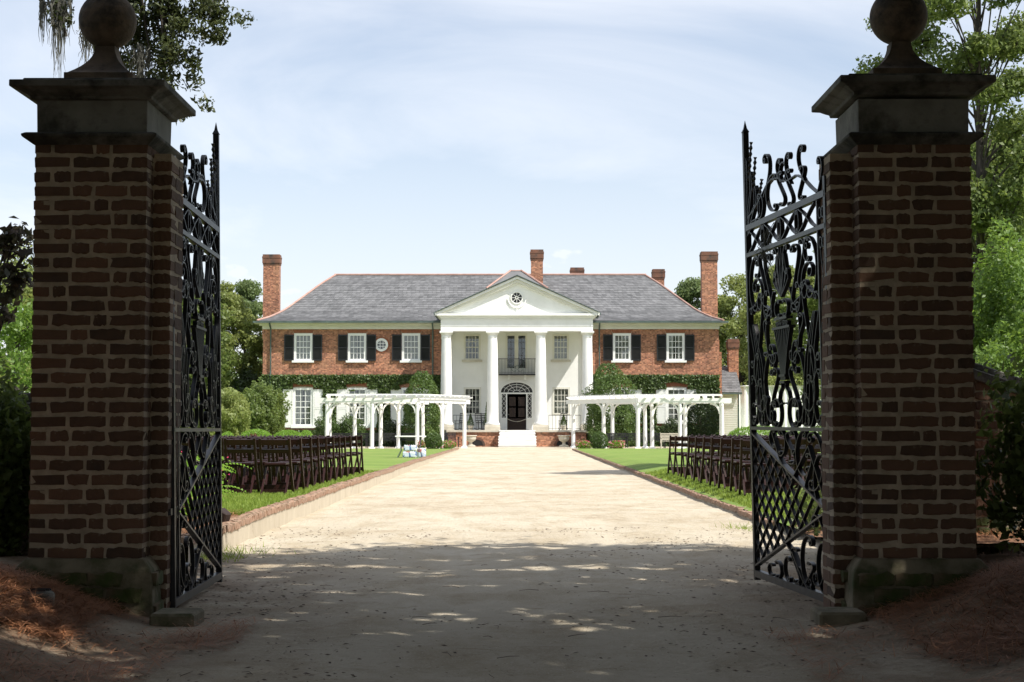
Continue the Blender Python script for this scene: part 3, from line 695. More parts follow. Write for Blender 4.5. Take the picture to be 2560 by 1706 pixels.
    for f in (-1, 1):
        sc(put(SC_C, UC+f*.10, 1.97, .11, .12, 0, f), .036, .009)
        sc([(UC+f*.055, 1.45), (UC+f*.045, 1.42), (UC+f*.10, 1.39), (UC+f*.13, 1.34), (UC+f*.10, 1.30), (UC+f*.03, 1.31)], .030, .009, 'vase_foot')
        for k, (du, zt) in enumerate(((.03, 2.40), (.10, 2.34), (.15, 2.24))):
            sc([(UC, 2.05), (UC+f*du*.8, 2.12), (UC+f*(du+.035), 2.0+(zt-2)*.7), (UC+f*du, zt), (UC+f*(du-.03)*.9, 2.0+(zt-2)*.65), (UC+f*.01, 2.06)], .029, .008, 'leaf_loop')
        for k in range(4):
            sc(put(LOOP, UC+f*(.022+.035*k), 1.868-.004*k, .035, .04), .03, .006, 'bead')
        for u, z, w, h, sh, fx, fz, rot in (
            (.60, 1.74, .30, .98, SC_S, f, 1, -.10*f), (.38, 1.42, .22, .48, SC_C, f, 1, .05*f), (.76, 1.34, .16, .36, SC_C, -f, 1, 0),
            (.33, 2.16, .22, .44, SC_S, -f, 1, .15*f), (.70, 2.20, .22, .40, SC_C, f, 1, .1*f), (.17, 1.24, .16, .20, SC_C, -f, 1, 0),
            (.30, 1.78, .20, .40, SC_C, f, 1, -.2*f), (.50, 1.26, .16, .22, SC_S, f, 1, 0), (.48, 2.24, .14, .32, SC_S, f, -1, 0), (.79, 1.80, .13, .44, SC_S, -f, 1, 0),
            (.22, 1.42, .13, .28, SC_S, f, 1, .1*f), (.62, 1.32, .14, .34, SC_C, f, 1, 0), (.30, 1.24, .10, .18, SC_C, f, 1, 0), (.42, 1.78, .12, .26, SC_S, -f, 1, .2), (.68, 1.56, .11, .24, SC_C, f, -1, 0), (.12, 2.30, .10, .20, SC_C, -f, 1, 0), (.60, 2.32, .12, .16, SC_C, -f, 1, 0), (.27, 1.62, .11, .22, SC_C, -f, 1, 0), (.80, 1.24, .10, .15, SC_C, f, 1, 0), (.40, 2.02, .10, .20, SC_C, f, 1, 0)):
            sc(put(sh, UC+f*u, z, w, h, rot, fx, fz), .029, .009)
        sc([(UC+f*.83, 2.02), (UC+f*.70, 2.03), (UC+f*.56, 2.10), (UC+f*.44, 2.02), (UC+f*.28, 1.98), (UC+f*.20, 2.10)], .029, .009, 'strap')
        sc(put(RING, UC+f*.55, 2.06, .11, .12), .029, .008, 'ring'); sc(put(RING, UC+f*.80, 1.56, .10, .14), .029, .008, 'ring')
        for i in range(3): sc([(UC+f*(.42+.07*i), 1.16), (UC+f*(.46+.07*i), 1.38), (UC+f*(.53+.06*i), 1.62), (UC+f*(.72+.02*i), 1.90)], .029, .008, 'strap')
    # bottom panel: lattice triangle against the meeting stile
    A0, A1, B = 1.09, .11, .622
    def top(u): return B+(A0-B)*(u-US)/(GW-US)
    def bot(u): return B-.02+(A1-B)*(u-US)/(GW-US)
    mb = MB(); mb.strap([(US, B), (GW-.02, A0)], .04, .016); part('diagonal_bar', mb, 'railiron')
    mb = MB(); mb.strap([(US, B-.02), (GW-.02, A1)], .04, .014); part('diagonal_bar', mb, 'railiron')
    sl_ = .72
    for sgn in (1, -1):
        for k in range(-12, 18):
            # line z = z0 + sgn*sl*(u-GW)
            z0 = k*.136-.9+ (0 if sgn > 0 else 0); pts = []
            us = np.linspace(US+.02, GW-.02, 240); zz = z0+sgn*sl_*(GW-us); ok = (zz < [top(u) for u in us]) & (zz > [bot(u) for u in us])
            if ok.sum() < 3: continue
            u_ = us[ok]; z_ = zz[ok]; mb = MB(); mb.strap([(u_[0], z_[0]), (u_[-1], z_[-1])], .024, .0055); part('lattice_bar', mb)
    for u, z, w, h, sh, fx, fz, rot in (
        (.36, .92, .30, .38, SC_C, -1, 1, 0), (.30, .80, .22, .34, SC_C, 1, 1, 0), (.66, .96, .26, .30, SC_C, 1, 1, -.2), (.52, .84, .16, .26, SC_S, 1, 1, 0),
        (.92, 1.00, .20, .22, SC_S, -1, 1, 0), (1.12, 1.03, .16, .18, SC_C, -1, 1, 0), (1.36, 1.06, .14, .13, SC_C, 1, 1, 0), (.84, 1.04, .12, .16, SC_C, -1, 1, 0),
        (.34, .34, .28, .46, SC_C, -1, 1, 0), (.30, .24, .18, .32, SC_C, 1, 1, 0), (.62, .26, .24, .34, SC_C, 1, 1, .1), (.56, .16, .16, .18, SC_S, 1, 1, 0),
        (.88, .20, .18, .24, SC_S, -1, 1, 0), (1.08, .16, .14, .17, SC_C, 1, 1, 0), (1.30, .13, .13, .12, SC_C, -1, 1, 0), (.76, .13, .12, .14, SC_C, -1, 1, 0), (1.5, .115, .12, .09, SC_C, 1, 1, 0)):
        sc(put(sh, u, z, w, h, rot, fx, fz), .029, .009)
    sc([(US, .66), (.5, 1.02), (.9, .78), (1.18, .92), (1.35, 1.10)], .034, .011, 'strap')
    sc([(1.12, .35), (.92, .28), (.70, .12), (.58, .07)], .04, .012, 'strap')
    # heel collars and pintle
    for z in (.62, 1.80, 2.55):
        mb = MB(); mb.box(-.10, -.018, -.012, .012, z-.02, z+.02); part('hinge_strap', mb)
    return root
g = build_gate('black wrought iron gate leaf swung open in front of the left garden')
g.location = (-2.135, 9.93, .02); g.rotation_euler = (R(-1), 0, R(91.9))
g2 = copy_tree(g); g2['label'] = 'right wrought iron gate leaf swung open, latch hook at its free edge'
g2.location = (2.03, 9.98, .02); g2.rotation_euler = (R(-1.2), R(-.4), R(96.7))
mb = MB(); mb.strap([(GW+.02, .66), (GW+.06, .63), (GW+.085, .67), (GW+.075, .72), (GW+.045, .735), (GW+.04, .71)], .014, .008); mb.obj('latch_hook', M['iron'], g2, world=False)
mb = MB()
for _ in range(46):
    u = random.gauss(1.38, .06); z = random.uniform(2.38, 2.62); L_ = random.uniform(.04, .22)
    mb.tube([(u, random.gauss(0, .02), z), (u+random.gauss(0, .02), random.gauss(0, .03), z-L_*.5), (u+random.gauss(0, .03), random.gauss(0, .03), z-L_)], [.0035, .003, .001], 3)
o = mb.obj('moss_tuft', M['moss']); tag(o, 'small grey tuft of hanging moss caught on the top of the right gate', 'moss')
o.location = g2.location; o.rotation_euler = g2.rotation_euler
# ground light in the pine straw, spot fitting behind the left gate
t = thing('ground_light', 'round weathered ground light cover lying in pine straw left of the left pier', 'ground light', (-2.66, 8.86, gz(-2.66, 8.86)+.012))
x, y, z = t.location
MB().lathe([(.02, z-.06), (.093, z-.05), (.096, z+.005), (.09, z+.02), (.075, z+.028), (.02, z+.034)], x, y, 26).obj('housing', M['capblock'], t, 40)
for k in range(4): 
    mb = MB(); yy = y-.045+.03*k; hw = math.sqrt(max(0, .075**2-(yy-y)**2)); mb.beam((x-hw, yy, z+.036), (x+hw, yy, z+.036), .008, .008); mb.obj('louvre', M['black'], t)
t = thing('spot_light', 'dark square garden spotlight on a stake in the bed behind the left gate', 'garden light', (-2.93, 15.9, .18))
mb = MB(); mb.beam((-2.93, 15.9, .17), (-2.93, 15.9, .30), .02, .02); mb.obj('stake', M['black'], t)
mb = MB(); mb.beam((-2.97, 15.92, .30), (-2.87, 15.86, .26), .13, .15, w2=.09, h2=.11); mb.obj('lamp_head', M['wood_door'], t, bevel=.01)
# ================================================================== kerbs
def kerb(label, x, sgn, y0, y1, w, zf, face_h, stucco, split):
    root = thing('kerb', label, 'kerb', (x, y0, 0), 0)
    y = y0; k = 0; mb = MB(); st = MB(); pts = []
    while y < y1:
        L_ = .105 if stucco else .215
        if y > split: L_ *= 2
        xx = kx(sgn, y)+.012*math.sin(y*.9)
        z = zf(xx+sgn*w*.5, y); tilt = random.gauss(0, .02); c = (xx+sgn*w/2, y+L_/2, z-.02+random.gauss(0, .006)); pts.append((xx, y, z))
        if y < split: place('brick', brick_variant(round(w, 3), round(L_-.012, 3), .07, 'kerbbrick', wear=.006), root, c, (tilt, tilt, random.gauss(0, .03)))
        else: mb.box(c[0]-w/2, c[0]+w/2, y+.006, y+L_-.008, c[2]-.035, c[2]+.035)
        y += L_; k += 1
    if mb.v: tag(mb.obj('far_bricks', M['kerbbrick'], root), kind='stuff')
    for (a, b) in zip(pts[:-1:2], pts[2::2]):
        i = len(st.v); e = .012*sgn
        st.v += [(a[0]+e,a[1],-.1),(b[0]+e,b[1],-.1),(b[0]+e,b[1],b[2]-.05),(a[0]+e,a[1],a[2]-.05),(a[0]+e+sgn*.1,a[1],a[2]-.05),(b[0]+e+sgn*.1,b[1],b[2]-.05)]
        st.f += [(i,i+1,i+2,i+3),(i+3,i+2,i+5,i+4)]
    st.obj('kerb_face', M['kerbface'], root, 60)
M['kerbbrick'] = mat('kerb_brick', (.33,.20,.13), (.24,.155,.11), .95, 6, .006, 40, obj_rand=.4, c3=(.40,.33,.24), s3=6, t3=(.5,.7))
M['kerbface'] = mat('kerb_render', (.50,.44,.34), (.42,.36,.27), .95, 4, .006, 30, c3=(.12,.08,.055), s3=5, t3=(.62,.75), stretch=(1,1,.4))
kerb('rendered kerb topped with worn bricks along the left lawn', KX0, -1, 13.5, 90, .15, lambda x, y: lawn_z(x, y)+.035, .2, True, 32)
kerb('low broken brick edging along the right lawn', KX1, 1, 18.6, 90, .12, lambda x, y: max(.055, lawn_z(x, y)*.6+.02), .1, False, 46)
# ================================================================== mansion
YW = 108.0; YC = 104.0; XC = .16
house = thing('mansion', 'white columned red brick mansion with grey slate roof at the end of the drive', 'house', (XC, YW, 0))
def HX(px, Y=YW, py=900): return W(px, py, Y)[0]
def HZ(py, Y=YW): return WZ(py, Y)
def A_(x, y): return 600+x/2.8, 600+y/2.8
def B_(x, y): return 1040+x/2.8, 600+y/2.8
def C_(x, y): return 1400+x/2.8, 600+y/2.8
def rect(fr, x0, y0, x1, y1, Y=YW):
    a = fr(x0, y0); b = fr(x1, y1); my = (a[1]+b[1])/2
    return (W(a[0], my, Y)[0], W(b[0], my, Y)[0], WZ(b[1], Y), WZ(a[1], Y))   # x0 x1 z0 z1
def pierced(name, m, x0, x1, z0, z1, holes, y, depth=.16, parent=house):
    xs_ = sorted({x0, x1, *[h[0] for h in holes], *[h[1] for h in holes]}); zs_ = sorted({z0, z1, *[h[2] for h in holes], *[h[3] for h in holes]})
    mb = MB()
    for i in range(len(xs_)-1):
        for j in range(len(zs_)-1):
            cx, cz = (xs_[i]+xs_[i+1])/2, (zs_[j]+zs_[j+1])/2
            if any(h[0] < cx < h[1] and h[2] < cz < h[3] for h in holes): continue
            mb.poly([(xs_[i],y,zs_[j]),(xs_[i+1],y,zs_[j]),(xs_[i+1],y,zs_[j+1]),(xs_[i],y,zs_[j+1])])
    for a, b, c, d in holes:
        mb.poly([(a,y,c),(a,y,d),(a,y+depth,d),(a,y+depth,c)]); mb.poly([(b,y,d),(b,y,c),(b,y+depth,c),(b,y+depth,d)])
        mb.poly([(a,y,d),(b,y,d),(b,y+depth,d),(a,y+depth,d)]); mb.poly([(b,y,c),(a,y,c),(a,y+depth,c),(b,y+depth,c)])
    return mb.obj(name, M[m], parent)
PANES = {}
def window(r, cols, rows, frame='white', cur='full', sill=True, sillm='white', shutters=None, Y=YW, fw=.16, parent=house, slabel=None):
    x0, x1, z0, z1 = r; y = Y-.035
    mb = MB(); mb.box(x0, x0+fw, y, Y+.10, z0, z1); mb.box(x1-fw, x1, y, Y+.10, z0, z1); mb.box(x0+fw, x1-fw, y, Y+.10, z1-fw, z1); mb.box(x0+fw, x1-fw, y, Y+.10, z0, z0+fw*.7)
    f = mb.obj('window', M[frame], parent)
    gx0, gx1, gz0, gz1 = x0+fw, x1-fw, z0+fw*.7, z1-fw; pw = (gx1-gx0)/cols; ph = (gz1-gz0)/rows; mb = MB(); b = .035
    for i in range(1, cols): mb.box(gx0+i*pw-b/2, gx0+i*pw+b/2, Y+.02, Y+.06, gz0, gz1)
    for j in range(1, rows):
        bb = b if j != rows//2 else .06
        for i in range(cols): mb.box(gx0+i*pw+b/2, gx0+(i+1)*pw-b/2, Y+.02, Y+.06, gz0+j*ph-bb/2, gz0+j*ph+bb/2)
    mb.obj('glazing_bars', M[frame], f)
    k = (round(pw, 2), round(ph, 2))
    if k not in PANES:
        p = MB(); p.box(-k[0]/2, k[0]/2, -.003, .003, -k[1]/2, k[1]/2); me = p.mesh('pane'); me.materials.append(M['glass']); PANES[k] = me
    for i in range(cols):
        for j in range(rows): place('pane', PANES[k], f, (gx0+(i+.5)*pw, Y+.075, gz0+(j+.5)*ph))
    mb = MB(); mb.poly([(x0-.1,Y+.9,z0-.1),(x1+.1,Y+.9,z0-.1),(x1+.1,Y+.9,z1+.1),(x0-.1,Y+.9,z1+.1)]); mb.obj('unlit_sheet', M['unlit_sheet'], f)  # dark sheet stands in for the unlit room behind the glass
    if cur:
        mb = MB(); span = gx1-gx0; yy = Y+.16
        def cloth(a, c, zt, zb, taper=0):
            n = max(6, int(abs(c-a)/.05)); pts = []
            for i in range(n+1):
                u = i/n; q = yy+.02*math.sin(i*1.9)
                pts.append(((a+(c-a)*u, q), (a+(c-a)*u*(1-taper), q)))
            for i in range(n): mb.poly([(pts[i][1][0],pts[i][1][1],zb),(pts[i+1][1][0],pts[i+1][1][1],zb),(pts[i+1][0][0],pts[i+1][0][1],zt),(pts[i][0][0],pts[i][0][1],zt)])
        if cur == 'full': cloth(gx0, gx0+span*.46, gz1, gz0); cloth(gx1, gx1-span*.46, gz1, gz0)
        elif cur == 'gap': cloth(gx0, gx0+span*.40, gz1, gz0); cloth(gx1, gx1-span*.40, gz1, gz0)
        elif cur == 'tied': cloth(gx0, gx0+span*.5, gz1, gz0+(gz1-gz0)*.35, .8); cloth(gx1, gx1-span*.5, gz1, gz0+(gz1-gz0)*.35, .8); cloth(gx0, gx0+span*.12, gz0+(gz1-gz0)*.35, gz0); cloth(gx1, gx1-span*.12, gz0+(gz1-gz0)*.35, gz0)
        if mb.v: mb.obj('curtain', M['curtain'], f, 80)
    if sill: mb = MB(); mb.box(x0-.12, x1+.12, Y-.16, Y-.037, z0-.14, z0); mb.obj('sill', M[sillm], f)
    if shutters:
        kind, sw, za, zb_, which = shutters
        for s in which:
            a, c = (x0-sw-.01, x0-.015) if s < 0 else (x1+.015, x1+sw+.01)
            mb = MB(); y0, y1 = Y-.10, Y-.03
            st = .07
            mb.box(a, a+st, y0, y1, za, zb_); mb.box(c-st, c, y0, y1, za, zb_)
            rails = [za, (za+zb_)/2-.05, zb_-.09]
            for q in rails: mb.box(a+st, c-st, y0, y1, q, q+.09)
            mb.box(a+st, c-st, y1-.012, y1-.002, za+.09, zb_-.09)
            sh = mb.obj('shutter', M['black' if kind == 'louvre' else 'white'], f)
            if kind == 'louvre':
                for q0, q1 in ((za+.09, rails[1]), (rails[1]+.09, zb_-.09)):
                    n = int((q1-q0)/.075)
                    for i in range(n):
                        zz = q0+(i+.5)*(q1-q0)/n; mb = MB(); mb.v = []; mb.beam((a+st, (y0+y1)/2, zz), (c-st, (y0+y1)/2, zz), .06, .012, (0, -.75, 1))
                        if i == 0: mbs = MB()
                        mbs.v, mbs.f = mbs.v, mbs.f; o_ = len(mbs.v); mbs.v += mb.v; mbs.f += [tuple(k_+o_ for k_ in ff) for ff in mb.f]
                    tag(mbs.obj('louvres', M['black'], f), kind='stuff')
            else:
                mb = MB()
                for q0, q1 in ((za+.09, rails[1]), (rails[1]+.09, zb_-.09)): mb.box(a+st+.03, c-st-.03, y0+.008, y1-.01, q0+.03, q1-.03); mb.box(a+st, c-st, y0+.03, y1-.02, q0, q1)
                mb.obj('shutter_panel', M['white'], f)
    return f
ZT = HZ(817); GROUND = 0.0
XL, XR = HX(657), HX(1797); PXL, PXR = HX(1108), HX(1478)       # brick ends; portico flanks
up = [rect(A_, 370+8, 655, 507, 845), rect(A_, 755, 655, 884, 845), rect(A_, 1133, 655, 1262, 845)]
lo = [rect(A_, 371, 1035, 510, 1303), rect(A_, 750, 1035, 889, 1303), rect(A_, 1128, 1035, 1266, 1303)]
upr = [rect(C_, 370, 655, 497, 845), rect(C_, 745, 655, 872, 845)]
lor = [rect(C_, 369, 1035, 500, 1275), rect(C_, 743, 1035, 885, 1275)]
def gl(r, f=.02): return (r[0]+f, r[1]-f, r[2]+f, r[3]-f)
ocx, ocz = HX(953.6), HZ(862.5)
pierced('brick_wall', 'housebrick', XL, PXL, -.1, ZT, [gl(r) for r in up+lo]+[(ocx-.3, ocx+.3, ocz-.3, ocz+.3)], YW)
pierced('brick_wall', 'housebrick', PXR, XR, -.1, ZT, [gl(r) for r in upr+lor], YW)
mb = MB(); D = 12.5
mb.poly([(XL,YW+D,-.1),(XL,YW,-.1),(XL,YW,ZT),(XL,YW+D,ZT)]); mb.poly([(XR,YW,-.1),(XR,YW+D,-.1),(XR,YW+D,ZT),(XR,YW,ZT)]); mb.poly([(XR,YW+D,-.1),(XL,YW+D,-.1),(XL,YW+D,ZT),(XR,YW+D,ZT)])
mb.obj('brick_wall', M['housebrick'], house)
for r, c in zip(up, ('full', 'gap', 'full')): window(r, 4, 4, cur=c, shutters=('louvre', .66, r[2]-.02, r[3]-.08, (-1, 1)))
for r, c in zip(upr, ('full', 'gap')): window(r, 4, 4, cur=c, shutters=('louvre', .66, r[2]-.02, r[3]-.08, (-1, 1)))
for i, (r, c) in enumerate(zip(lo, ('full', 'full', 'full'))): window(r, 3, 6, cur=c, shutters=('panel', .70, r[2]-.1, r[3]-.12, (-1, 1)))
window(lor[0], 3, 5, cur='full', shutters=('panel', .68, lor[0][2]-.1, lor[0][3]-.12, (-1, 1)))
window(lor[1], 3, 5, cur='full', shutters=('panel', .68, lor[1][2]-.1, lor[1][3]-.12, (-1, 1)))
# flat brick arches over the windows
def arch_bricks(r, rise, Y=YW):
    x0, x1 = r[0]-.06, r[1]+.06; n = int((x1-x0)/.083); zc = r[3]+.01; f = MB().box(x0, x1, Y-.004, Y+.02, zc, zc+.3).obj('flat_arch', M['mortar'], house)
    for i in range(n):
        u = (i+.5)/n; x = x0+(x1-x0)*u; zz = zc+.17+rise*(1-(2*u-1)**2); rot = (u-.5)*.75
        place('brick', brick_variant(.30, .04, .068, 'archbrick', 3, .002), f, (x, Y-.008, zz), (0, math.pi/2+rot, 0))
M['archbrick'] = mat('arch_brick', (.36,.125,.06), (.24,.075,.04), .9, 6, obj_rand=.6)
for r in up+upr: arch_bricks(r, .015)
for r in lo[:2]+lor[1:]: arch_bricks(r, .07)
# oculus in the left wing
mb = MB(); n = 28
def ring_mb(mb, cx, cz, r0, r1, y0, y1, n=28, a0=0, a1=2*math.pi):
    for i in range(n):
        a, b = a0+(a1-a0)*i/n, a0+(a1-a0)*(i+1)/n
        p = [(cx+r*math.cos(t), cz+r*math.sin(t)) for r, t in ((r0,a),(r1,a),(r1,b),(r0,b))]; i0 = len(mb.v)
        mb.v += [(q[0], y0, q[1]) for q in p]+[(q[0], y1, q[1]) for q in p]
        mb.f += [(i0,i0+1,i0+2,i0+3),(i0+4,i0+7,i0+6,i0+5),(i0+1,i0+5,i0+6,i0+2),(i0,i0+3,i0+7,i0+4)]
    return mb
f = ring_mb(MB(), ocx, ocz, .29, .45, YW-.05, YW+.1).obj('round_window', M['white'], house)
ring_mb(MB(), ocx, ocz, .001, .30, YW+.07, YW+.08).obj('pane', M['glass'], f)
MB().poly([(ocx-.4,YW+.5,ocz-.4),(ocx+.4,YW+.5,ocz-.4),(ocx+.4,YW+.5,ocz+.4),(ocx-.4,YW+.5,ocz+.4)]).obj('unlit_sheet', M['unlit_sheet'], f)
mb = MB()
for d in (-.1, .1): mb.box(ocx+d-.018, ocx+d+.018, YW+.03, YW+.06, ocz-.28, ocz+.28); mb.box(ocx-.28, ocx+.28, YW+.031, YW+.059, ocz+d-.018, ocz+d+.018)
mb.obj('glazing_bars', M['white'], f)
for i in range(34):
    a = 2*math.pi*i/34; place('brick', brick_variant(.105, .03, .07, 'archbrick', 3, .002), f, (ocx+.52*math.cos(a), YW-.004, ocz+.52*math.sin(a)), (0, -a, 0))
# string course, cornice, gutters
mb = MB(); mb.box(XL-.02, PXL, YW-.03, YW-.001, HZ(937)-.02, HZ(930)); mb.obj('string_course', M['housebrick'], house)
mb = MB(); mb.box(PXR, XR+.02, YW-.03, YW-.001, HZ(937)-.02, HZ(930)); mb.obj('string_course', M['housebrick'], house)
EY = YW-.72; ZE = WZ(803, EY); EXL, EXR = W(642, 802, EY)[0], W(1809, 802, EY)[0]
for a, b in ((XL-.02, PXL+.35), (PXR-.35, XR+.02)):
    mb = MB(); lo_, hi_ = min(a, b), max(a, b)
    l = lo_-(.5 if a < 0 else 0); h = hi_+(.5 if a > 0 else 0)
    mb.box(lo_-(.02 if a < 0 else 0), hi_+(.02 if a > 0 else 0), YW-.14, YW-.001, ZT-.18, ZE-.28); mb.box(lo_-(.22 if a < 0 else 0), hi_+(.22 if a > 0 else 0), YW-.34, YW-.001, ZE-.279, ZE-.16); mb.box(l, h, EY+.06, YW-.001, ZE-.159, ZE-.02)
    mb.obj('cornice', M['cream'], house)
    mb = MB(); mb.box(l-.06, h+.06, EY-.07, EY+.055, ZE-.12, ZE-.005); mb.obj('gutter', M['verdigris'], house)
for p, pyb in ((A_(215, 0)[0], 935), (A_(1350, 0)[0], 935), (C_(275, 0)[0], 925)):
    x = HX(p); mb = MB(); mb.tube([(x, YW-.7, ZE-.1), (x, YW-.5, ZE-.32), (x, YW-.12, ZE-.5), (x, YW-.12, HZ(pyb)-2.5)], .055, 8); mb.obj('downspout', M['verdigris'], house, 60)
# main roof : bell-cast hip
DB = YW+D+.72; YR = (EY+DB)/2; ZR = WZ(689, YR); RXL, RXR = W(839, 689, YR)[0], W(1612, 689, YR)[0]
prof = [(0,0),(.16,.085),(.33,.225),(.52,.45),(.8,.79),(1,1)]
def ph(t):
    for (a, b), (c, d) in zip(prof[:-1], prof[1:]):
        if t <= c: return b+(d-b)*(t-a)/(c-a)
    return 1
def rp(side, t, u):
    """front: u along x"""
    z = ZE+(ZR-ZE)*ph(t)
    xl = EXL+(RXL-EXL)*t; xr = EXR+(RXR-EXR)*t; yf = EY+(YR-EY)*t; yb = DB+(YR-DB)*t
    if side == 'f': return Vector((xl+(xr-xl)*u, yf, z))
    if side == 'b': return Vector((xl+(xr-xl)*u, yb, z))
    if side == 'l': return Vector((xl, yf+(yb-yf)*u, z))
    return Vector((xr, yf+(yb-yf)*u, z))
mb = MB(); N_ = 12
for s in 'fblr':
    for k in range(N_):
        a, b = k/N_, (k+1)/N_; q = [rp(s, a, 0), rp(s, a, 1), rp(s, b, 1), rp(s, b, 0)]
        for p in q: p.z -= .05
        mb.poly(q)
mb.obj('roof_deck', M['slate'], house)
def slates(name, fn, width_fn, n_courses, parent, w=.30, keep=None):
    mb = MB()
    for k in range(n_courses):
        a, b = k/n_courses, (k+1.25)/n_courses; b = min(b, 1)
        L_ = width_fn(a); n = max(1, int(L_/w)); off = random.random()*.5+(k % 2)*.5
        for i in range(-1, n+1):
            u0 = (i+off)/n; u1 = (i+off+.965)/n
            if u1 <= 0.002 or u0 >= .998: continue
            u0, u1 = max(0, u0), min(1, u1); p0, p1, p2, p3 = fn(a, u0), fn(a, u1), fn(b, u1), fn(b, u0)
            if keep and not keep((p0+p2)/2): continue
            j = random.uniform(.0, .010); nrm = (p1-p0).cross(p3-p0)
            if nrm.length < 1e-6: continue
            nrm.normalize()
            if nrm.z < 0: nrm = -nrm
            p0 = p0+nrm*(.030+j); p1 = p1+nrm*(.030+j); p2 = p2+nrm*.008; p3 = p3+nrm*.008; q0 = p0-nrm*.02; q1 = p1-nrm*.02
            i0 = len(mb.v); mb.v += [tuple(v) for v in (p0, p1, p2, p3, q0, q1)]; mb.f += [(i0, i0+1, i0+2, i0+3), (i0+4, i0+5, i0+1, i0)]
    return tag(mb.obj(name, M['slate'], parent), kind='stuff')
slates('slate_front', lambda a, u: rp('f', a, u), lambda a: (EXR-EXL)*(1-a)+(RXR-RXL)*a, 32, house)
slates('slate_side', lambda a, u: rp('l', a, u), lambda a: (DB-EY)*(1-a)+.1, 32, house)
slates('slate_side', lambda a, u: rp('r', a, u), lambda a: (DB-EY)*(1-a)+.1, 32, house)
mb = MB(); mb.tube([(RXL-.1, YR, ZR+.06), (RXR+.1, YR, ZR+.06)], .075, 8)
for s, u in (('l', 0), ('r', 0), ('l', 1), ('r', 1)):
    mb.tube([rp(s, t, u)+Vector((0, 0, .05)) for t in [i/14 for i in range(15)]], .075, 8)
mb.obj('ridge_cap', M['copper'], house, 60)
# chimneys
def chimney(px0, px1, pyt, pyb, Y, dep=.9, cap=True, parent=house, corb=.06):
    my = (pyt+pyb)/2; x0, x1 = W(px0, my, Y)[0], W(px1, my, Y)[0]; zt = WZ(pyt, Y); zb_ = WZ(pyb, Y)-1.5
    mb = MB(); mb.box(x0+corb, x1-corb, Y+corb, Y+dep, zb_, zt-.75); c = mb.obj('chimney', M['housebrick'], parent)
    mb = MB(); z = zt-.75
    for e, h in ((corb*.5, .12), (0, .36), (-corb*.3, .12)): mb.box(x0+e, x1-e, Y+e, Y+dep+.0+corb-e, z, z+h); z += h
    mb.box(x0+corb*.4, x1-corb*.4, Y+corb*.4, Y+dep+corb*.6, z, zt); mb.obj('chimney_cap', M['darkbrick'], c)
M['darkbrick'] = mat('sooty_brick', (.13,.065,.045), (.24,.11,.07), .95, 3, c3=(.05,.045,.04), s3=1.5, t3=(.5,.65))
chimney(655, 699, 636, 795, 114); chimney(1753, 1796, 629, 790, 114.5); chimney(1325.5, 1359.5, 624, 720, 111.6); chimney(1425.5, 1461, 669, 688, 118.5, .8); chimney(1631, 1663, 673, 715, 118, .8)
# brick shoulder on the right end
mb = MB(); x1 = HX(1800.5); mb.box(XR-.02, x1+.15, YW+.4, YW+3, -.1, HZ(880)); mb.box(XR-.02, x1, YW+.42, YW+2.8, HZ(880), HZ(850)); mb.obj('chimney_breast', M['housebrick'], house)
# ------------------------------------------------------------------ portico
TZ = 1.13; YT = 102.7
TX0, TX1 = WX(1119, YT), WX(1465, YT)
SX0, SX1 = WX(1249, YT), WX(1337.5, YT)
mb = MB(); mb.box(TX0, TX1, YT, YW, -.1, TZ-.14); mb.obj('terrace', M['housebrick'], house)
mb = MB(); mb.box(TX0-.08, TX1+.08, YT-.1, YW-.01, TZ-.138, TZ); mb.obj('terrace_floor', M['stone'], house, bevel=.01)
mb = MB()
for cx in (W(B_(425, 0)[0], 1100, YT)[0], W(B_(1025, 0)[0], 1100, YT)[0]):
    ring_mb(mb, cx, .12, .40, .55, YT-.03, YT-.004, 16, 0, math.pi)
mb.obj('arch_ring', M['darkbrick'], house)
mb = MB()
for cx in (W(B_(425, 0)[0], 1100, YT)[0], W(B_(1025, 0)[0], 1100, YT)[0]): ring_mb(mb, cx, .12, .001, .40, YT-.012, YT-.003, 16, 0, math.pi)
mb.obj('painted_niche', M['unlit_sheet'], house)  # flat half discs, niche shade painted as near-black, no recess
# steps
for k in range(6):
    z1 = TZ-.012-(k)*.185; mb = MB(); y0 = YT-.1-.33*(k+1)
    ex = .0 if k < 2 else .05
    mb.box(SX0-ex, SX1+ex, y0, YT-.1-.33*k+(.02 if k == 0 else -.001), -.05, z1-.05); mb.box(SX0-ex-.03, SX1+ex+.03, y0-.03, YT-.1-.33*k-.032 if k else YT-.101, z1-.049, z1)
    mb.obj('step', M['steps'] if 'steps' in M else M['white'], house)
colx = [WX(1115.7, YC), WX(1231.4, YC), WX(1352, YC), WX(1468.6, YC)]
ZCT = WZ(829, YC); ZS = WZ(1052, YC)
def col_prof(z0, z1, rb, rt):
    p = [(rb*1.22, z0), (rb*1.26, z0+.05), (rb*1.22, z0+.11), (rb*1.06, z0+.12), (rb*1.04, z0+.18)]
    for i in range(9): t = i/8; p.append((rb+(rt-rb)*t**1.7, z0+.2+(z1-.42-z0-.2)*t))
    p += [(rt*1.06, z1-.41), (rt*1.06, z1-.37), (rt, z1-.36), (rt, z1-.25), (rt*1.10, z1-.23), (rt*1.24, z1-.13), (rt*1.26, z1-.115)]
    return p
for x in colx:
    mb = MB(); mb.lathe(col_prof(TZ+.36, ZCT, .385, .315), x, YC, 32); c = mb.obj('column', M['white'], house, 40)
    MB().box(x-.43, x+.43, YC-.43, YC+.43, ZCT-.114, ZCT-.002).obj('capital', M['white'], c, bevel=.008)
    MB().frust([(.50, TZ+.001), (.50, TZ+.24), (.49, TZ+.26), (.475, TZ+.36)], x, YC).obj('column_base', M['stone'], c)
ex0, ex1 = colx[0]-.36, colx[3]+.36
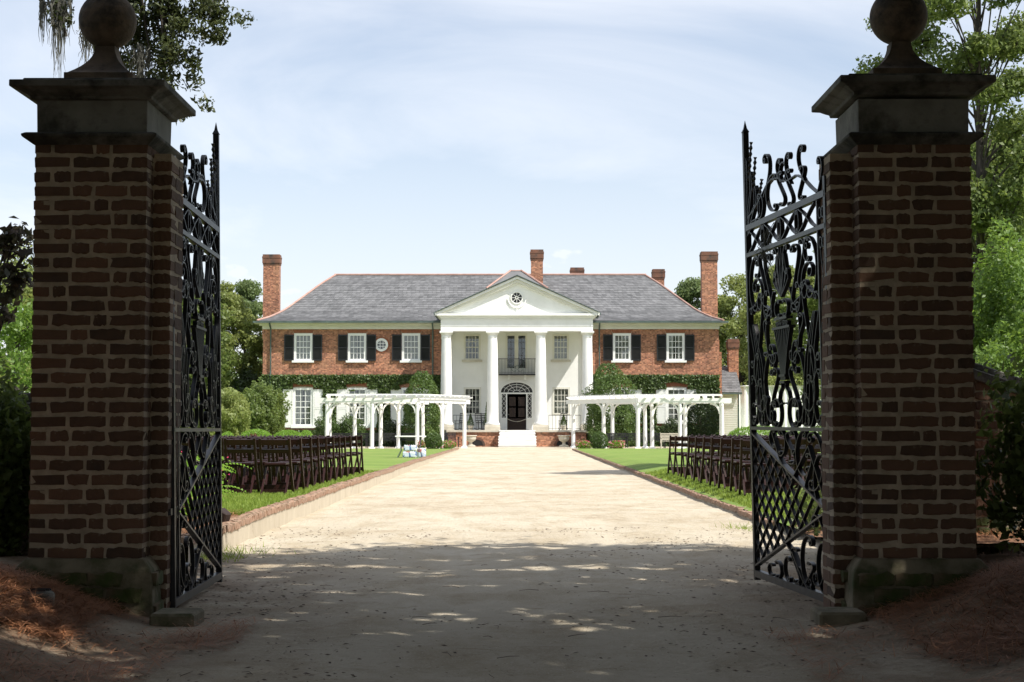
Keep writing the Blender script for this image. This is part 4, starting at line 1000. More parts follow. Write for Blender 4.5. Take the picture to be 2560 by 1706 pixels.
# pilasters against the wall
for x in (ex0+.18, ex1-.18):
    mb = MB(); mb.box(x-.28, x+.28, YW-.22, YW-.002, TZ+.4, ZCT-.3); mb.box(x-.34, x+.34, YW-.28, YW-.002, ZCT-.299, ZCT-.02); mb.box(x-.34, x+.34, YW-.28, YW-.002, TZ+.002, TZ+.399); mb.obj('pilaster', M['white'], house)
ZF1 = WZ(791, YC); ZF2 = WZ(785.5, YC)
mb = MB()
mb.box(ex0, ex1, YC-.34, YC+.34, ZCT, ZF1-.16); mb.box(ex0, ex0+.62, YC+.341, YW-.002, ZCT+.001, ZF1-.16); mb.box(ex1-.62, ex1, YC+.341, YW-.002, ZCT+.001, ZF1-.16)
mb.box(ex0+.621, ex1-.621, YC+.341, YW-.003, ZCT+.25, ZCT+.32)
mb.obj('entablature', M['white'], house)
mb = MB(); mb.box(ex0-.02, ex1+.02, YC-.362, YC-.3405, ZCT+.32, ZCT+.36)
for e, za, zb_ in ((.06, ZF1-.159, ZF1-.08), (.14, ZF1-.079, ZF1), (.27, ZF1+.001, ZF2)): mb.box(ex0-e, ex1+e, YC-.34-e, YW-.72, za, zb_)
mb.obj('cornice', M['white'], house)
n = 84; mb = MB()
for i in range(n): x = ex0+(ex1-ex0)*(i+.5)/n; mb.box(x-.03, x+.03, YC-.385, YC-.345, ZF1-.24, ZF1-.162)
tag(mb.obj('dentils', M['white'], house), kind='stuff')
# pediment
PXa, PZa = W(1087, 781, YC-.6); PXb, _ = W(1499, 782, YC-.6); AX, AZ = W(1292.5, 690, YC-.6)
AX = (PXa+PXb)/2
mb = MB(); mb.v = [(ex0, YC-.25, ZF2), (ex1, YC-.25, ZF2), (AX, YC-.25, AZ-.42), (ex0, YW, ZF2), (ex1, YW, ZF2), (AX, YW, AZ-.42)]; mb.f = [(0,1,2),(3,5,4),(0,2,5,3),(1,4,5,2)]
mb.obj('tympanum', M['white'], house)
z0 = ZF2+.03
def raking(name, y0, y1, drop, thick, m, inset=0):
    mb = MB()
    for sx, xe in ((-1, PXa+inset), (1, PXb-inset)):
        d = Vector((AX-xe, 0, AZ-drop-(z0+.0)))
        i0 = len(mb.v); tz = thick
        mb.v += [(xe,y0,z0-drop*0),(AX,y0,AZ-drop),(AX,y0,AZ-drop-tz),(xe+ (tz*.0 if sx<0 else 0),y0,z0-tz),(xe,y1,z0),(AX,y1,AZ-drop),(AX,y1,AZ-drop-tz),(xe,y1,z0-tz)]
        fs = [(0,1,2,3),(7,6,5,4),(0,4,5,1),(3,2,6,7),(0,3,7,4)]
        mb.f += [tuple(i0+k for k in (f if sx > 0 else f[::-1])) for f in fs]
    return mb.obj(name, M[m], house)
raking('raking_cornice', YC-.60, YC-.26, .03, .17, 'white'); raking('raking_moulding', YC-.50, YC-.261, .22, .20, 'cream', .28); raking('raking_bed', YC-.36, YC-.262, .43, .10, 'white', .62)
# roundel with spokes and swag
rx, rz_ = W(1292, 745.7, YC)
mb = MB(); ring_mb(mb, rx, rz_, .34, .42, YC-.31, YC-.252, 32); ring_mb(mb, rx, rz_, .06, .10, YC-.30, YC-.27, 16)
for k in range(8): a = k*math.pi/4; mb.beam((rx+.1*math.cos(a), YC-.285, rz_+.1*math.sin(a)), (rx+.34*math.cos(a), YC-.285, rz_+.34*math.sin(a)), .03, .035, (0, 1, 0))
f = mb.obj('round_window', M['white'], house)
ring_mb(MB(), rx, rz_, .001, .34, YC-.262, YC-.253, 32).obj('pane', M['black'], f)
mb = MB(); mb.tube([(rx+.62*math.cos(a), YC-.28, rz_+.06+.72*math.sin(a)) for a in [R(190+i*16) for i in range(11)]], [.03, .05, .04, .055, .045, .06, .045, .055, .04, .05, .03], 8)
mb.tube([(rx, YC-.28, rz_-.6), (rx, YC-.28, rz_-.85)], [.08, .02], 8); mb.obj('garland', M['white'], f, 60)
# portico roof
gz0, gz1 = ZF2+.06, AZ+.0
mb = MB(); yb = YW+4.5
for sx, xe in ((-1, PXa), (1, PXb)):
    i0 = len(mb.v); mb.v += [(xe-.05*-sx*-1, YC-.66, z0+.035), (AX, YC-.66, AZ+.035), (AX, yb, AZ+.035), (xe, yb, z0+.035), (xe, YC-.66, z0-.0), (AX, YC-.66, AZ-.02)]
    mb.f += [(i0, i0+1, i0+2, i0+3) if sx > 0 else (i0+3, i0+2, i0+1, i0), (i0, i0+4, i0+5, i0+1) if sx < 0 else (i0+1, i0+5, i0+4, i0)]
mb.obj('portico_roof', M['slate'], house)
mb = MB()
for sx, xe in ((-1, PXa), (1, PXb)):
    mb.beam((xe, YC-.68, z0+.04), (xe+(AX-xe), YC-.68, AZ+.04), .07, .05)
    mb.tube([(xe+sx*.03, YC-.5, z0-.03), (xe+sx*.03, EY, z0-.05)], .07, 8)
    x = xe-sx*.5; 
mb.obj('roof_edge', M['verdigris'], house)
# hipped lantern of roof rising just behind the pediment
Yh = 107.2; hx0, hz0 = W(1226, 716, Yh); hx1, _ = W(1328, 698, Yh); tx0, tz = W(1277, 681, Yh+1.2); tx1, _ = W(1303, 681, Yh+1.2); hx0, hz0 = W(1216, 722, Yh); hx1 = 2*AX-hx0
base = [(hx0, Yh, hz0), (hx1, Yh, hz0), (hx1, Yh+9, hz0), (hx0, Yh+9, hz0)]; topp = [(tx0, Yh+2.2, tz+.2), (tx1, Yh+2.2, tz+.2), (tx1, Yh+6, tz+.2), (tx0, Yh+6, tz+.2)]
mb = MB(); mb.v = base+topp; mb.f = [(0,1,5,4),(1,2,6,5),(2,3,7,6),(3,0,4,7),(4,5,6,7)]; mb.obj('rear_hip_roof', M['slate'], house)
mb = MB()
for a, b in ((0, 4), (1, 5)): mb.tube([Vector((base+topp)[a])+Vector((0,0,.03)), Vector((base+topp)[b])+Vector((0,0,.03))], .07, 6)
mb.tube([topp[0], topp[1]], .07, 6); mb.obj('ridge_cap', M['copper'], house)
# portico wall and its openings
def rB(x0, y0, x1, y1): return rect(B_, x0, y0, x1, y1, YW)
w1, w2 = rB(334, 660, 452, 840), rB(955, 660, 1070, 840); w3, w4 = rB(334, 1032, 456, 1222), rB(955, 1032, 1078, 1222)
dd = rB(628, 655, 778, 900); fd = rB(594, 1075, 816, 1318); fan_c = (W(B_(705, 0)[0], 980, YW)[0], WZ(B_(0, 1067)[1], YW)); fr_ = (fd[1]-fd[0])/2
hole_fan = (fan_c[0]-fr_, fan_c[0]+fr_, TZ, fan_c[1]+fr_*.62)
pierced('stucco_wall', 'stucco', PXL, PXR, TZ-.2, ZT+.3, [gl(w1), gl(w2), gl(w3), gl(w4), gl(dd), hole_fan], YW, .2)
window(w1, 4, 4, 'cream', 'tied', sillm='stone', fw=.13); window(w2, 4, 4, 'cream', 'full', sillm='stone', fw=.13)
window(w3, 4, 4, 'cream', 'tied', False, fw=.13); window(w4, 4, 4, 'cream', 'full', False, fw=.13)
# french doors behind the balcony
mb = MB(); x0, x1, za, zb_ = dd; mb.box(x0, x0+.12, YW-.05, YW+.1, za, zb_); mb.box(x1-.12, x1, YW-.05, YW+.1, za, zb_); mb.box(x0+.12, x1-.12, YW-.05, YW+.1, zb_-.16, zb_); mb.box((x0+x1)/2-.13, (x0+x1)/2+.13, YW-.01, YW+.1, za, zb_-.16)
f = mb.obj('balcony_door', M['cream'], house)
MB().poly([(x0,YW+.8,za),(x1,YW+.8,za),(x1,YW+.8,zb_),(x0,YW+.8,zb_)]).obj('unlit_sheet', M['unlit_sheet'], f)
for a, b in ((x0+.12, (x0+x1)/2-.13), ((x0+x1)/2+.13, x1-.12)):
    mb = MB(); mb.box((a+b)/2-.012, (a+b)/2+.012, YW+.03, YW+.055, za, zb_-.16)
    for k in range(1, 5): zz = za+(zb_-.16-za)*k/5; mb.box(a, (a+b)/2-.012, YW+.03, YW+.055, zz-.012, zz+.012); mb.box((a+b)/2+.012, b, YW+.03, YW+.055, zz-.012, zz+.012)
    mb.obj('glazing_bars', M['wood_door'], f)
    for k in range(5):
        for q in (0, 1):
            zz = (zb_-.16-za)/5; ww = (b-a)/2; kk = (round(ww, 2), round(zz, 2))
            if kk not in PANES:
                p = MB(); p.box(-kk[0]/2, kk[0]/2, -.003, .003, -kk[1]/2, kk[1]/2); me = p.mesh('pane'); me.materials.append(M['glass']); PANES[kk] = me
            place('pane', PANES[kk], f, (a+ww*(q+.5), YW+.07, za+zz*(k+.5)))
# balcony
bx0, bx1, bz, bt = W(B_(578, 0)[0], 930, YW-.9)[0], W(B_(838, 0)[0], 930, YW-.9)[0], WZ(935, YW-.9), WZ(897.5, YW-.9)
mb = MB(); mb.box(bx0, bx1, YW-.95, YW-.002, bz-.08, bz); f = mb.obj('balcony', M['black'], house)
mb = MB(); mb.beam((bx0, YW-.93, bt), (bx1, YW-.93, bt), .04, .04); mb.beam((bx0, YW-.93, bz+.10), (bx1, YW-.93, bz+.10), .03, .02)
for x in (bx0, bx1): mb.beam((x, YW-.93, bt), (x, YW, bt), .04, .04)
n = 26
for i in range(n+1): x = bx0+(bx1-bx0)*i/n; mb.box(x-.010, x+.010, YW-.94, YW-.92, bz, bt)
for k in range(6):
    for x in (bx0, bx1): mb.box(x-.01, x+.01, YW-.8+.13*k, YW-.78+.13*k, bz, bt)
mb.obj('railing', M['balrail'] if 'balrail' in M else M['black'], f)
mb = MB(); cxm = (bx0+bx1)/2; cz = bz+.34
for s in (-1, 1):
    P = [(p[0], p[1]) for p in put(SC_C, cxm+s*.22, cz, .32, .36, 0, s)]
    b2 = MB(); b2.strap(P, .03, .02); o_ = len(mb.v); mb.v += [(a, c+YW-.96, d) for a, c, d in b2.v]; mb.f += [tuple(k+o_ for k in ff) for ff in b2.f]
ring_mb(mb, cxm, cz+.1, .12, .15, YW-.97, YW-.94, 14)
for s in (-1, 1):
    mb.beam((cxm+s*.42, YW-.955, bz), (cxm+s*.42, YW-.955, bt), .02, .02)
mb.obj('scroll_panel', M['verdigris'], f)
mb = MB()
for s in (-.55, .55): mb.box(cxm+s-.07, cxm+s+.07, YW-.6, YW-.003, bz-.35, bz-.081)
mb.obj('bracket', M['white'], f)
# front door with fanlight
x0, x1, za, zb_ = fd; cx, cz = fan_c; Yd = YW+.12
f = MB().box(cx-.65, cx+.65, Yd+.02, Yd+.08, TZ+.01, cz-.12).obj('front_door', M['wood_door'], house)
dl, dr = cx-.645, cx+.645
mb = MB()
for k in range(2):
    for (q0, q1) in ((.12, .32), (.36, .62), (.66, .92)):
        a = dl+.12+k*.62; H = cz-.12-TZ; mb.box(a, a+.46, Yd+.012, Yd+.019, TZ+H*q0, TZ+H*q1)
mb.obj('door_panel', M['wood_door'], f, bevel=.01)
mb = MB(); mb.lathe([(.01, 0), (.03, .01), (.03, .03), (.01, .04)], 0, 0, 10); me = mb.mesh('handle'); me.materials.append(M['stone']); place('door_knob', me, f, (cx-.55, Yd-.02, TZ+1.05))
mb = MB()
for s in (-1, 1):
    a = cx+s*.65; b = cx+s*.74; mb.box(min(a,b), max(a,b), YW-.02, Yd+.08, TZ+.01, cz-.12)
    a = cx+s*1.02; b = cx+s*(fr_+.0); mb.box(min(a,b), max(a,b), YW-.02, Yd+.08, TZ+.01, cz-.12)
    a = cx+s*.741; b = cx+s*1.019; mb.box(min(a,b), max(a,b), YW+.04, Yd+.08, TZ+.01, TZ+.85)
mb.box(cx-fr_, cx+fr_, YW-.03, Yd+.08, cz-.119, cz-.02); mb.obj('door_surround', M['white'], f)
mb = MB()
for s in (-1, 1):
    a, b = sorted((cx+s*.745, cx+s*1.015)); zz0, zz1 = TZ+.86, cz-.13; m_ = (a+b)/2
    for k in range(5):
        q0 = zz0+(zz1-zz0)*k/5; q1 = zz0+(zz1-zz0)*(k+1)/5; qm = (q0+q1)/2
        for p, q in (((m_, q0), (b, qm)), ((b, qm), (m_, q1)), ((m_, q1), (a, qm)), ((a, qm), (m_, q0))): mb.beam((p[0], YW+.07, p[1]), (q[0], YW+.07, q[1]), .02, .03, (0, 1, 0))
mb.obj('sidelight_lattice', M['white'], f)
mb = MB(); ky = .62
for i in range(13):
    if i in (0, 12): continue
    a = math.pi*i/12; 
    if i % 2 == 0: mb.beam((cx+.2*math.cos(a), YW+.07, cz+.12*math.sin(a)), (cx+fr_*.97*math.cos(a), YW+.07, cz+fr_*.97*ky*math.sin(a)), .02, .03, (0, 1, 0))
for rr in (.22, .55, .80):
    pts = [(cx+fr_*rr*math.cos(math.pi*i/16), cz+fr_*rr*ky*math.sin(math.pi*i/16)) for i in range(17)]
    b2 = MB(); b2.strap(pts, .03, .03); o_ = len(mb.v); mb.v += [(a, c+YW+.07, d) for a, c, d in b2.v]; mb.f += [tuple(k+o_ for k in ff) for ff in b2.f]
mb.obj('fanlight_tracery', M['white'], f)
MB().poly([(x0,Yd+.02,TZ+.8),(x1,Yd+.02,TZ+.8),(x1,Yd+.02,cz+fr_*.64),(x0,Yd+.02,cz+fr_*.64)]).obj('fanlight_glass', M['darkglass'] if 'darkglass' in M else M['black'], f)
# spandrels and archivolt closing the square hole to an ellipse
mb = MB(); n = 20
for i in range(n):
    a, b = math.pi*i/n, math.pi*(i+1)/n; p = [(cx+fr_*math.cos(t), cz+fr_*ky*math.sin(t)) for t in (a, b)]
    zt_ = hole_fan[3]; mb.poly([(p[0][0],YW+.0,p[0][1]),(p[1][0],YW+.0,p[1][1]),(p[1][0],YW,zt_),(p[0][0],YW,zt_)]); mb.poly([(p[0][0],YW,p[0][1]),(p[1][0],YW,p[1][1]),(p[1][0],YW+.14,p[1][1]),(p[0][0],YW+.14,p[0][1])])
mb.obj('spandrel', M['stucco'], f)
for rr, ww, yy in ((1.04, .09, .06), (1.18, .05, .035)):
    mb = MB(); n = 24
    for i in range(n):
        a, b = math.pi*i/n, math.pi*(i+1)/n
        P0 = (cx+fr_*rr*math.cos(a), YW-.03, cz+fr_*rr*(ky+.02)*math.sin(a)); P1 = (cx+fr_*rr*math.cos(b), YW-.03, cz+fr_*rr*(ky+.02)*math.sin(b)); mb.beam(P0, P1, yy, ww, (0, 0, 1) if abs(P0[0]-P1[0]) > .02 else (1, 0, 0))
    mb.obj('archivolt', M['white'], f)
mb = MB(); pts = []
for i in range(13): t = i/12; pts.append((cx-.68+1.36*t, YW-.12, TZ+.78-.20*math.sin(math.pi*t)))
mb.tube(pts, .018, 6); o = mb.obj('rope_barrier', M['stone']); tag(o, 'pale rope barrier sagging across the dark front door', 'rope')
M['porchwhite'] = M['white']
# porch railings
for xa, xb, lab in ((colx[0]+.5, colx[1]-.5, 'black iron railing along the terrace edge between the two left columns'), (colx[2]+.5, colx[3]-.5, 'black iron railing along the terrace edge between the two right columns')):
    t = thing('terrace_railing', lab, 'railing', ((xa+xb)/2, YT+.2, TZ))
    mb = MB(); mb.beam((xa, YT+.2, TZ+.97), (xb, YT+.2, TZ+.97), .03, .03); mb.beam((xa, YT+.2, TZ+.1), (xb, YT+.2, TZ+.1), .02, .02); mb.obj('rail', M['black'], t)
    n = 9
    for i in range(n+1): x = xa+(xb-xa)*i/n; p = MB().box(x-.010, x+.010, YT+.19, YT+.21, TZ, TZ+.97).obj('baluster', M['black'], t)
# ivy on the wings
def ivy(label, x0, x1, ztop, holes, N):
    t = thing('wall_ivy', label, 'ivy', ((x0+x1)/2, YW-.1, 0))
    P = []
    while len(P) < N:
        x = random.uniform(x0, x1); z = random.uniform(.0, ztop)
        e = .14*n2d(x, z, 1.3, 2)
        if z > ztop-.02+.03*n2d(x, z, 4): continue
        if any(h[0]+e < x < h[1]-e and h[2] < z < h[3]+e for h in holes): continue
        P.append((x, YW-.05-abs(random.gauss(0, .07))-.14*max(0, n2d(x, z, .9, 7)), z))
    P = np.array(P); nr = np.tile([0.1, -1, .35], (len(P), 1))
    quads_obj('foliage', leaf_quads(P, .15, nr, 1.5, .8), M['leaf_ivy'], t)
    mb = MB()
    for _ in range(26):
        x = random.uniform(x0, x1); 
        if any(h[0] < x < h[1] for h in holes): continue
        pts = [(x, YW-.03, 0)]
        for k in range(6): pts.append((pts[-1][0]+random.gauss(0, .08), YW-.03, ztop*(k+1)/6.3))
        mb.tube(pts, [.02, .018, .015, .012, .01, .008, .005], 4)
    mb.obj('stem', M['bark'], t)
zi = HZ(937)
hl = [(r[0]-.72, r[1]+.72, r[2]-.3, r[3]-.1) for r in lo]+[(r[0]-.05, r[1]+.05, r[3]-.15, r[3]+.30) for r in lo]
ivy('clipped dark ivy covering the lower storey of the left brick wing', XL-.05, PXL-.05, zi, hl, 26000)
hr = [(r[0]-.70, r[1]+.70, r[2]-.3, r[3]-.1) for r in lor]+[(r[0]-.05, r[1]+.05, r[3]-.15, r[3]+.30) for r in lor]
ivy('clipped dark ivy covering the lower storey of the right brick wing', PXR+.05, XR+.02, zi, hr, 17000)
# outbuilding at the right
YO = 113.0
ob = thing('outbuilding', 'small white clapboard outbuilding with slate roof and brick chimney right of the mansion', 'outbuilding', (WX(1832, YO), YO, 0))
ox0, ox1 = WX(1800, YO), WX(1844, YO); oz = WZ(982, YO); orz = WZ(917, YO+3)
mb = MB(); mb.box(ox0, ox1, YO, YO+6, -.1, oz); mb.obj('wall', M['white'], ob)
n = int(oz/.16)
mb0 = MB(); mb0.beam((ox0+.02, YO-.02, 0), (ox1-.02, YO-.02, 0), .03, .15, (0, -.25, 1)); me = mb0.mesh('clapboard'); me.materials.append(M['white'])
for i in range(n): place('clapboard', me, ob, (0, 0, .09+i*.16))
def orf(a, u): return Vector((ox0-.1+(ox1+.25-ox0+.1)*u-.0, YO-.35+3.4*a, oz+(orz-oz)*a))
mb = MB(); mb.poly([orf(0,0), orf(0,1), orf(1,1), orf(1,0)]); mb.poly([(ox0-.1, YO+6.4, oz), (ox0-.1, YO+3.05, orz), (ox1+.25, YO+3.05, orz), (ox1+.25, YO+6.4, oz)]); mb.poly([(ox1, YO, oz), (ox1, YO+6, oz), (ox1, YO+3.05, orz)]); mb.obj('roof', M['slate'], ob)
slates('slate', orf, lambda a: ox1-ox0+.3, 16, ob)
mb = MB(); mb.box(ox0-.1, ox1+.26, YO-.46, YO-.36, oz-.14, oz-.01); mb.box(ox1+.02, ox1+.10, YO-.05, YO+.03, 0, oz); mb.obj('gutter', M['verdigris'], ob)
chimney(1820, 1849, 848, 960, YO+2.2, .9, parent=ob)
# tent
tx0, tx1 = WX(1848, 116), WX(2090, 116); 
tt = thing('party_tent', 'white party tent wall beyond the lawn right of the outbuilding', 'tent', ((tx0+tx1)/2, 116, 0))
mb = MB(); n = 60
for i in range(n):
    a = tx0+(tx1-tx0)*i/n; b = tx0+(tx1-tx0)*(i+1)/n; ya = 116+.12*math.sin(i*1.3); yb2 = 116+.12*math.sin((i+1)*1.3); mb.poly([(a,ya,.3),(b,yb2,.3),(b,yb2,WZ(966,116)),(a,ya,WZ(966,116))])
mb.obj('side_wall', M['white'], tt, 80)
mb = MB(); zt_ = WZ(966, 116); mb.v = [(tx0-.2,115.8,zt_),(tx1+.2,115.8,zt_),(tx1+.2,124,zt_),(tx0-.2,124,zt_),(tx0+2.5,120,zt_+.25),(tx1-2.5,120,zt_+.25)]; mb.f = [(0,1,5,4),(1,2,5),(2,3,4,5),(3,0,4)]; mb.obj('canopy', M['white'], tt)
# ================================================================== pergolas
def pergola(label, front, back, lab2=None):
    root = thing('pergola', label, 'pergola', (front[2][0], front[2][1], 0), 0, 'white pergolas in front of the mansion')
    ZB, ZP = 2.72, 2.98
    def post(x, y, r=.115):
        z0 = gz(x, y); mb = MB(); mb.lathe([(r, z0+.12), (r*1.02, z0+1.0), (r*.86, ZB-.22), (r*.86, ZB-.2), (r*1.02, ZB-.17), (r*.92, ZB-.14), (r*.92, ZB)], x, y, 16); c = mb.obj('post', M['white'], root, 40)
        MB().frust([(.18, z0-.02), (.18, z0+.07), (.15, z0+.13)], x, y).obj('post_base', M['white'], c)
    for p in front+back: post(*p)
    lines = [front, back]
    for ln in lines:
        for a, b in zip(ln[:-1], ln[1:]):
            A = Vector((*a, 0)); B = Vector((*b, 0)); d = (B-A).normalized(); nn_ = Vector((-d.y, d.x, 0))
            ea = .55 if a == ln[0] else 0; eb = .55 if b == ln[-1] else 0
            for s in (-.09, .09):
                p = A-d*ea+nn_*s; q = B+d*eb+nn_*s; mb = MB(); mb.beam((p.x, p.y, (ZB+ZP)/2), (q.x, q.y, (ZB+ZP)/2), .045, ZP-ZB); mb.obj('beam', M['white'], root)
            for P0, dd_ in ((A, d), (B, -d)):
                mb = MB(); pts = [P0+dd_*(.12+.55*math.sin(t)**1.0*1.0*(1-math.cos(t)*0)) for t in (0,)]
                pp = []
                for i in range(7): t = math.pi/2*i/6; pp.append(P0+dd_*(.10+.55*(1-math.cos(t)))+Vector((0, 0, ZB-.62+.60*math.sin(t))))
                for u_, v_ in zip(pp[:-1], pp[1:]): mb.beam(u_, v_, .05, .09)
                mb.obj('brace', M['white'], root)
    # rafters across
    def interp(ln, s):
        L_ = [ (Vector(b)-Vector(a)).length for a, b in zip(ln[:-1], ln[1:])]; T = sum(L_); s *= T
        for (a, b), l in zip(zip(ln[:-1], ln[1:]), L_):
            if s <= l+1e-6: return Vector(a)+(Vector(b)-Vector(a))*(s/l)
            s -= l
        return Vector(ln[-1])
    n = 21
    for i in range(n):
        s = i/(n-1); a = interp(front, s); b = interp(back, s); d = (b-a).normalized(); p = a-d*.55; q = b+d*.45; z = ZP+.09
        mb = MB(); A = Vector((a.x-d.x*.28, a.y-d.y*.28, z)); mb.beam((p.x, p.y, z+.035), A, .05, .07, h2=.17); mb.beam(A, (q.x, q.y, z), .05, .17); mb.obj('rafter', M['white'], root)
    for k in range(7):
        u = -.12+k*1.24/6; pts = [tuple(interp(front, s)+(interp(back, s)-interp(front, s))*u) for s in (0, .25, .5, .75, 1)]
        mb = MB()
        for a, b in zip(pts[:-1], pts[1:]): mb.beam((a[0], a[1], ZP+.21), (b[0], b[1], ZP+.21), .045, .045)
        mb.obj('lath', M['white'], root)
    return root
def px_pts(l): return [(WX(px, Y, 1050), Y) for px, Y in l]
pergola('white wooden pergola in front of the left wing of the mansion', px_pts([(817, 91), (930, 91), (1043, 91.2), (1105, 93.6), (1161, 96.2)]), px_pts([(824, 93.5), (887, 93.5), (952, 93.6), (996, 94.6), (1057, 97.4)])[0:5])
pergola('white wooden pergola in front of the right wing of the mansion', px_pts([(1805, 91.6), (1700, 91.6), (1594.6, 91.6), (1509, 94), (1433, 96.4)]), px_pts([(1803, 94), (1712.5, 94), (1630, 94.2), (1612.5, 95.6), (1531, 98.4)])[0:5])
# ================================================================== folding chairs
ORD = ['first', 'second', 'third', 'fourth', 'fifth', 'sixth', 'seventh', 'eighth', 'ninth', 'tenth', 'eleventh']
def make_chair(m='mahogany'):
    root = thing('folding_chair', 'x', 'chair'); w = .215; mm = M[m]
    for s in (-1, 1):
        mb = MB(); mb.beam((s*w, -.185, .83), (s*w, -.05, .44), .034, .045); mb.beam((s*w, -.05, .4405), (s*w, .20, 0), .034, .045); mb.obj('back_leg', mm, root)
        mb = MB(); mb.beam((s*(w-.038), .16, .43), (s*(w-.038), -.24, 0), .026, .036); mb.obj('front_leg', mm, root)
    mb = MB(); mb.box(-w+.056, w-.056, -.13, .27, .435, .465); mb.box(-w+.018, w-.018, .10, .16, .405, .433); mb.obj('seat', mm, root, bevel=.005)
    for (z, h, yy) in ((.765, .085, -.165), (.635, .060, -.118)):
        mb = MB(); mb.beam((-w+.015, yy, z), (w-.015, yy, z), .016, h, (0, -.3, 1)); mb.obj('back_slat', mm, root)
    mb = MB(); mb.beam((-w+.05, -.19, .055), (w-.05, -.19, .055), .018, .05); mb.obj('stretcher', mm, root)
    mb = MB(); mb.beam((-w+.01, .145, .10), (w-.01, .145, .10), .018, .075); mb.obj('stretcher', mm, root)
    return root
ch0 = make_chair(); first = True
def chair_rows(side, x_edge, y0, dy, rows, cols, g, where):
    global first
    for r in range(rows):
        for c in range(cols):
            x = x_edge+side*(.235+.497*c)+random.gauss(0, .012); y = y0+dy*r+random.gauss(0, .02)
            o = ch0 if first else copy_tree(ch0); first = False
            o.location = (x, y, lawn_z(x, y)); o.rotation_euler = (0, 0, random.gauss(0, .045)); o['group'] = g
            o['label'] = '%s folding chair, %s from the drive, %s row from the gate' % (where, ORD[c], ORD[r])
chair_rows(-1, -3.27, 23.35, 1.09, 11, 7, 'folding chairs in rows on the left lawn', 'left lawn')
chair_rows(1, 3.38, 23.6, 1.26, 10, 6, 'folding chairs in rows on the right lawn', 'right lawn')
# ================================================================== porch and terrace furniture
def rocker(label, x, y, z, rz):
    t = thing('rocking_chair', label, 'rocking chair', (0, 0, 0), 0, 'rocking chairs on the portico'); m = M['black']
    for s in (-1, 1):
        mb = MB(); pts = [(s*.25, -.42+.85*i/8, .03+.10*((i-4)/4)**2) for i in range(9)]; mb.tube(pts, .022, 6); mb.obj('rocker', m, t)
        mb = MB(); mb.tube([(s*.24, .22, .05), (s*.24, .22, .62)], .024, 6); mb.obj('front_leg', m, t)
        mb = MB(); mb.tube([(s*.22, -.22, .05), (s*.22, -.25, .42), (s*.22, -.40, 1.15)], [.024, .024, .016], 6); mb.obj('back_post', m, t)
        mb = MB(); mb.beam((s*.25, .28, .635), (s*.25, -.29, .62), .07, .022); mb.obj('arm', m, t)
    mb = MB(); mb.box(-.24, .24, -.23, .24, .40, .43); mb.obj('seat', m, t)
    for k in range(6):
        z_ = .52+.115*k; yy = -.27-.145*(z_-.42)/.73; mb = MB(); mb.beam((-.22, yy, z_), (.22, yy, z_), .015, .06); mb.obj('back_slat', m, t)
    t.location = (x, y, z); t.rotation_euler = (0, 0, rz); return t
YP = 105.2
rx1, rx2, rx3 = WX(B_(308, 0)[0], YP), WX(B_(452, 0)[0], YP), WX(B_(1030, 0)[0], YP)
rocker('black ladder-back rocking chair nearest the left column on the portico', rx1, YP, TZ, R(150))
rocker('black ladder-back rocking chair beside the second column on the portico', rx2, YP, TZ, R(205))
rocker('black ladder-back rocking chair on the right side of the portico', rx3, YP, TZ, R(170))
rocker('black rocking chair half hidden behind the second column of the portico', WX(B_(487, 0)[0], YP+1), YP+1.2, TZ, R(200))
def potted(label, x, y, z, h, leaf='leaf_box'):
    t = thing('potted_topiary', label, 'potted plant', (x, y, z))
    MB().lathe([(.14, z), (.19, z+.28), (.21, z+.30), (.18, z+.30)], x, y, 16).obj('pot', M['stone'], t)
    n = 900; u = RNG.uniform(0, 1, n); a = RNG.uniform(0, 6.28, n); r = .26*(1-u)*RNG.uniform(.5, 1, n)+.02
    P = np.stack([x+np.cos(a)*r, y+np.sin(a)*r, z+.32+u*h], 1); quads_obj('foliage', leaf_quads(P, .07), M[leaf], t)
potted('small conical topiary in a pot between the rocking chairs on the left of the portico', WX(B_(382, 0)[0], 104.6), 104.6, TZ, .75)
potted('small conical topiary in a pot on the right of the portico', WX(B_(1033, 0)[0], 103.6), 103.7, TZ, .7)
potted('narrow potted evergreen standing by the second portico column', WX(B_(497, 0)[0], 105.2), 105.0, TZ, 1.55)
def urn(label, px):
    Y = 101.6; x = WX(px, Y); z = gz(x, Y); t = thing('garden_urn', label, 'urn', (x, Y, z), 0, 'stone urns flanking the steps')
    MB().lathe([(.30, z), (.30, z+.10), (.12, z+.16), (.10, z+.28), (.16, z+.34), (.30, z+.42), (.36, z+.58), (.33, z+.64), (.42, z+.72), (.40, z+.75), (.30, z+.72)], x, Y, 24).obj('bowl', M['stone'], t, 50)
    MB().box(x-.33, x+.33, Y-.33, Y+.33, z-.05, z+.03).obj('plinth', M['stone'], t)
urn('stone urn in front of the terrace left of the steps', B_(383, 0)[0]); urn('stone urn in front of the terrace right of the steps', B_(1035, 0)[0])
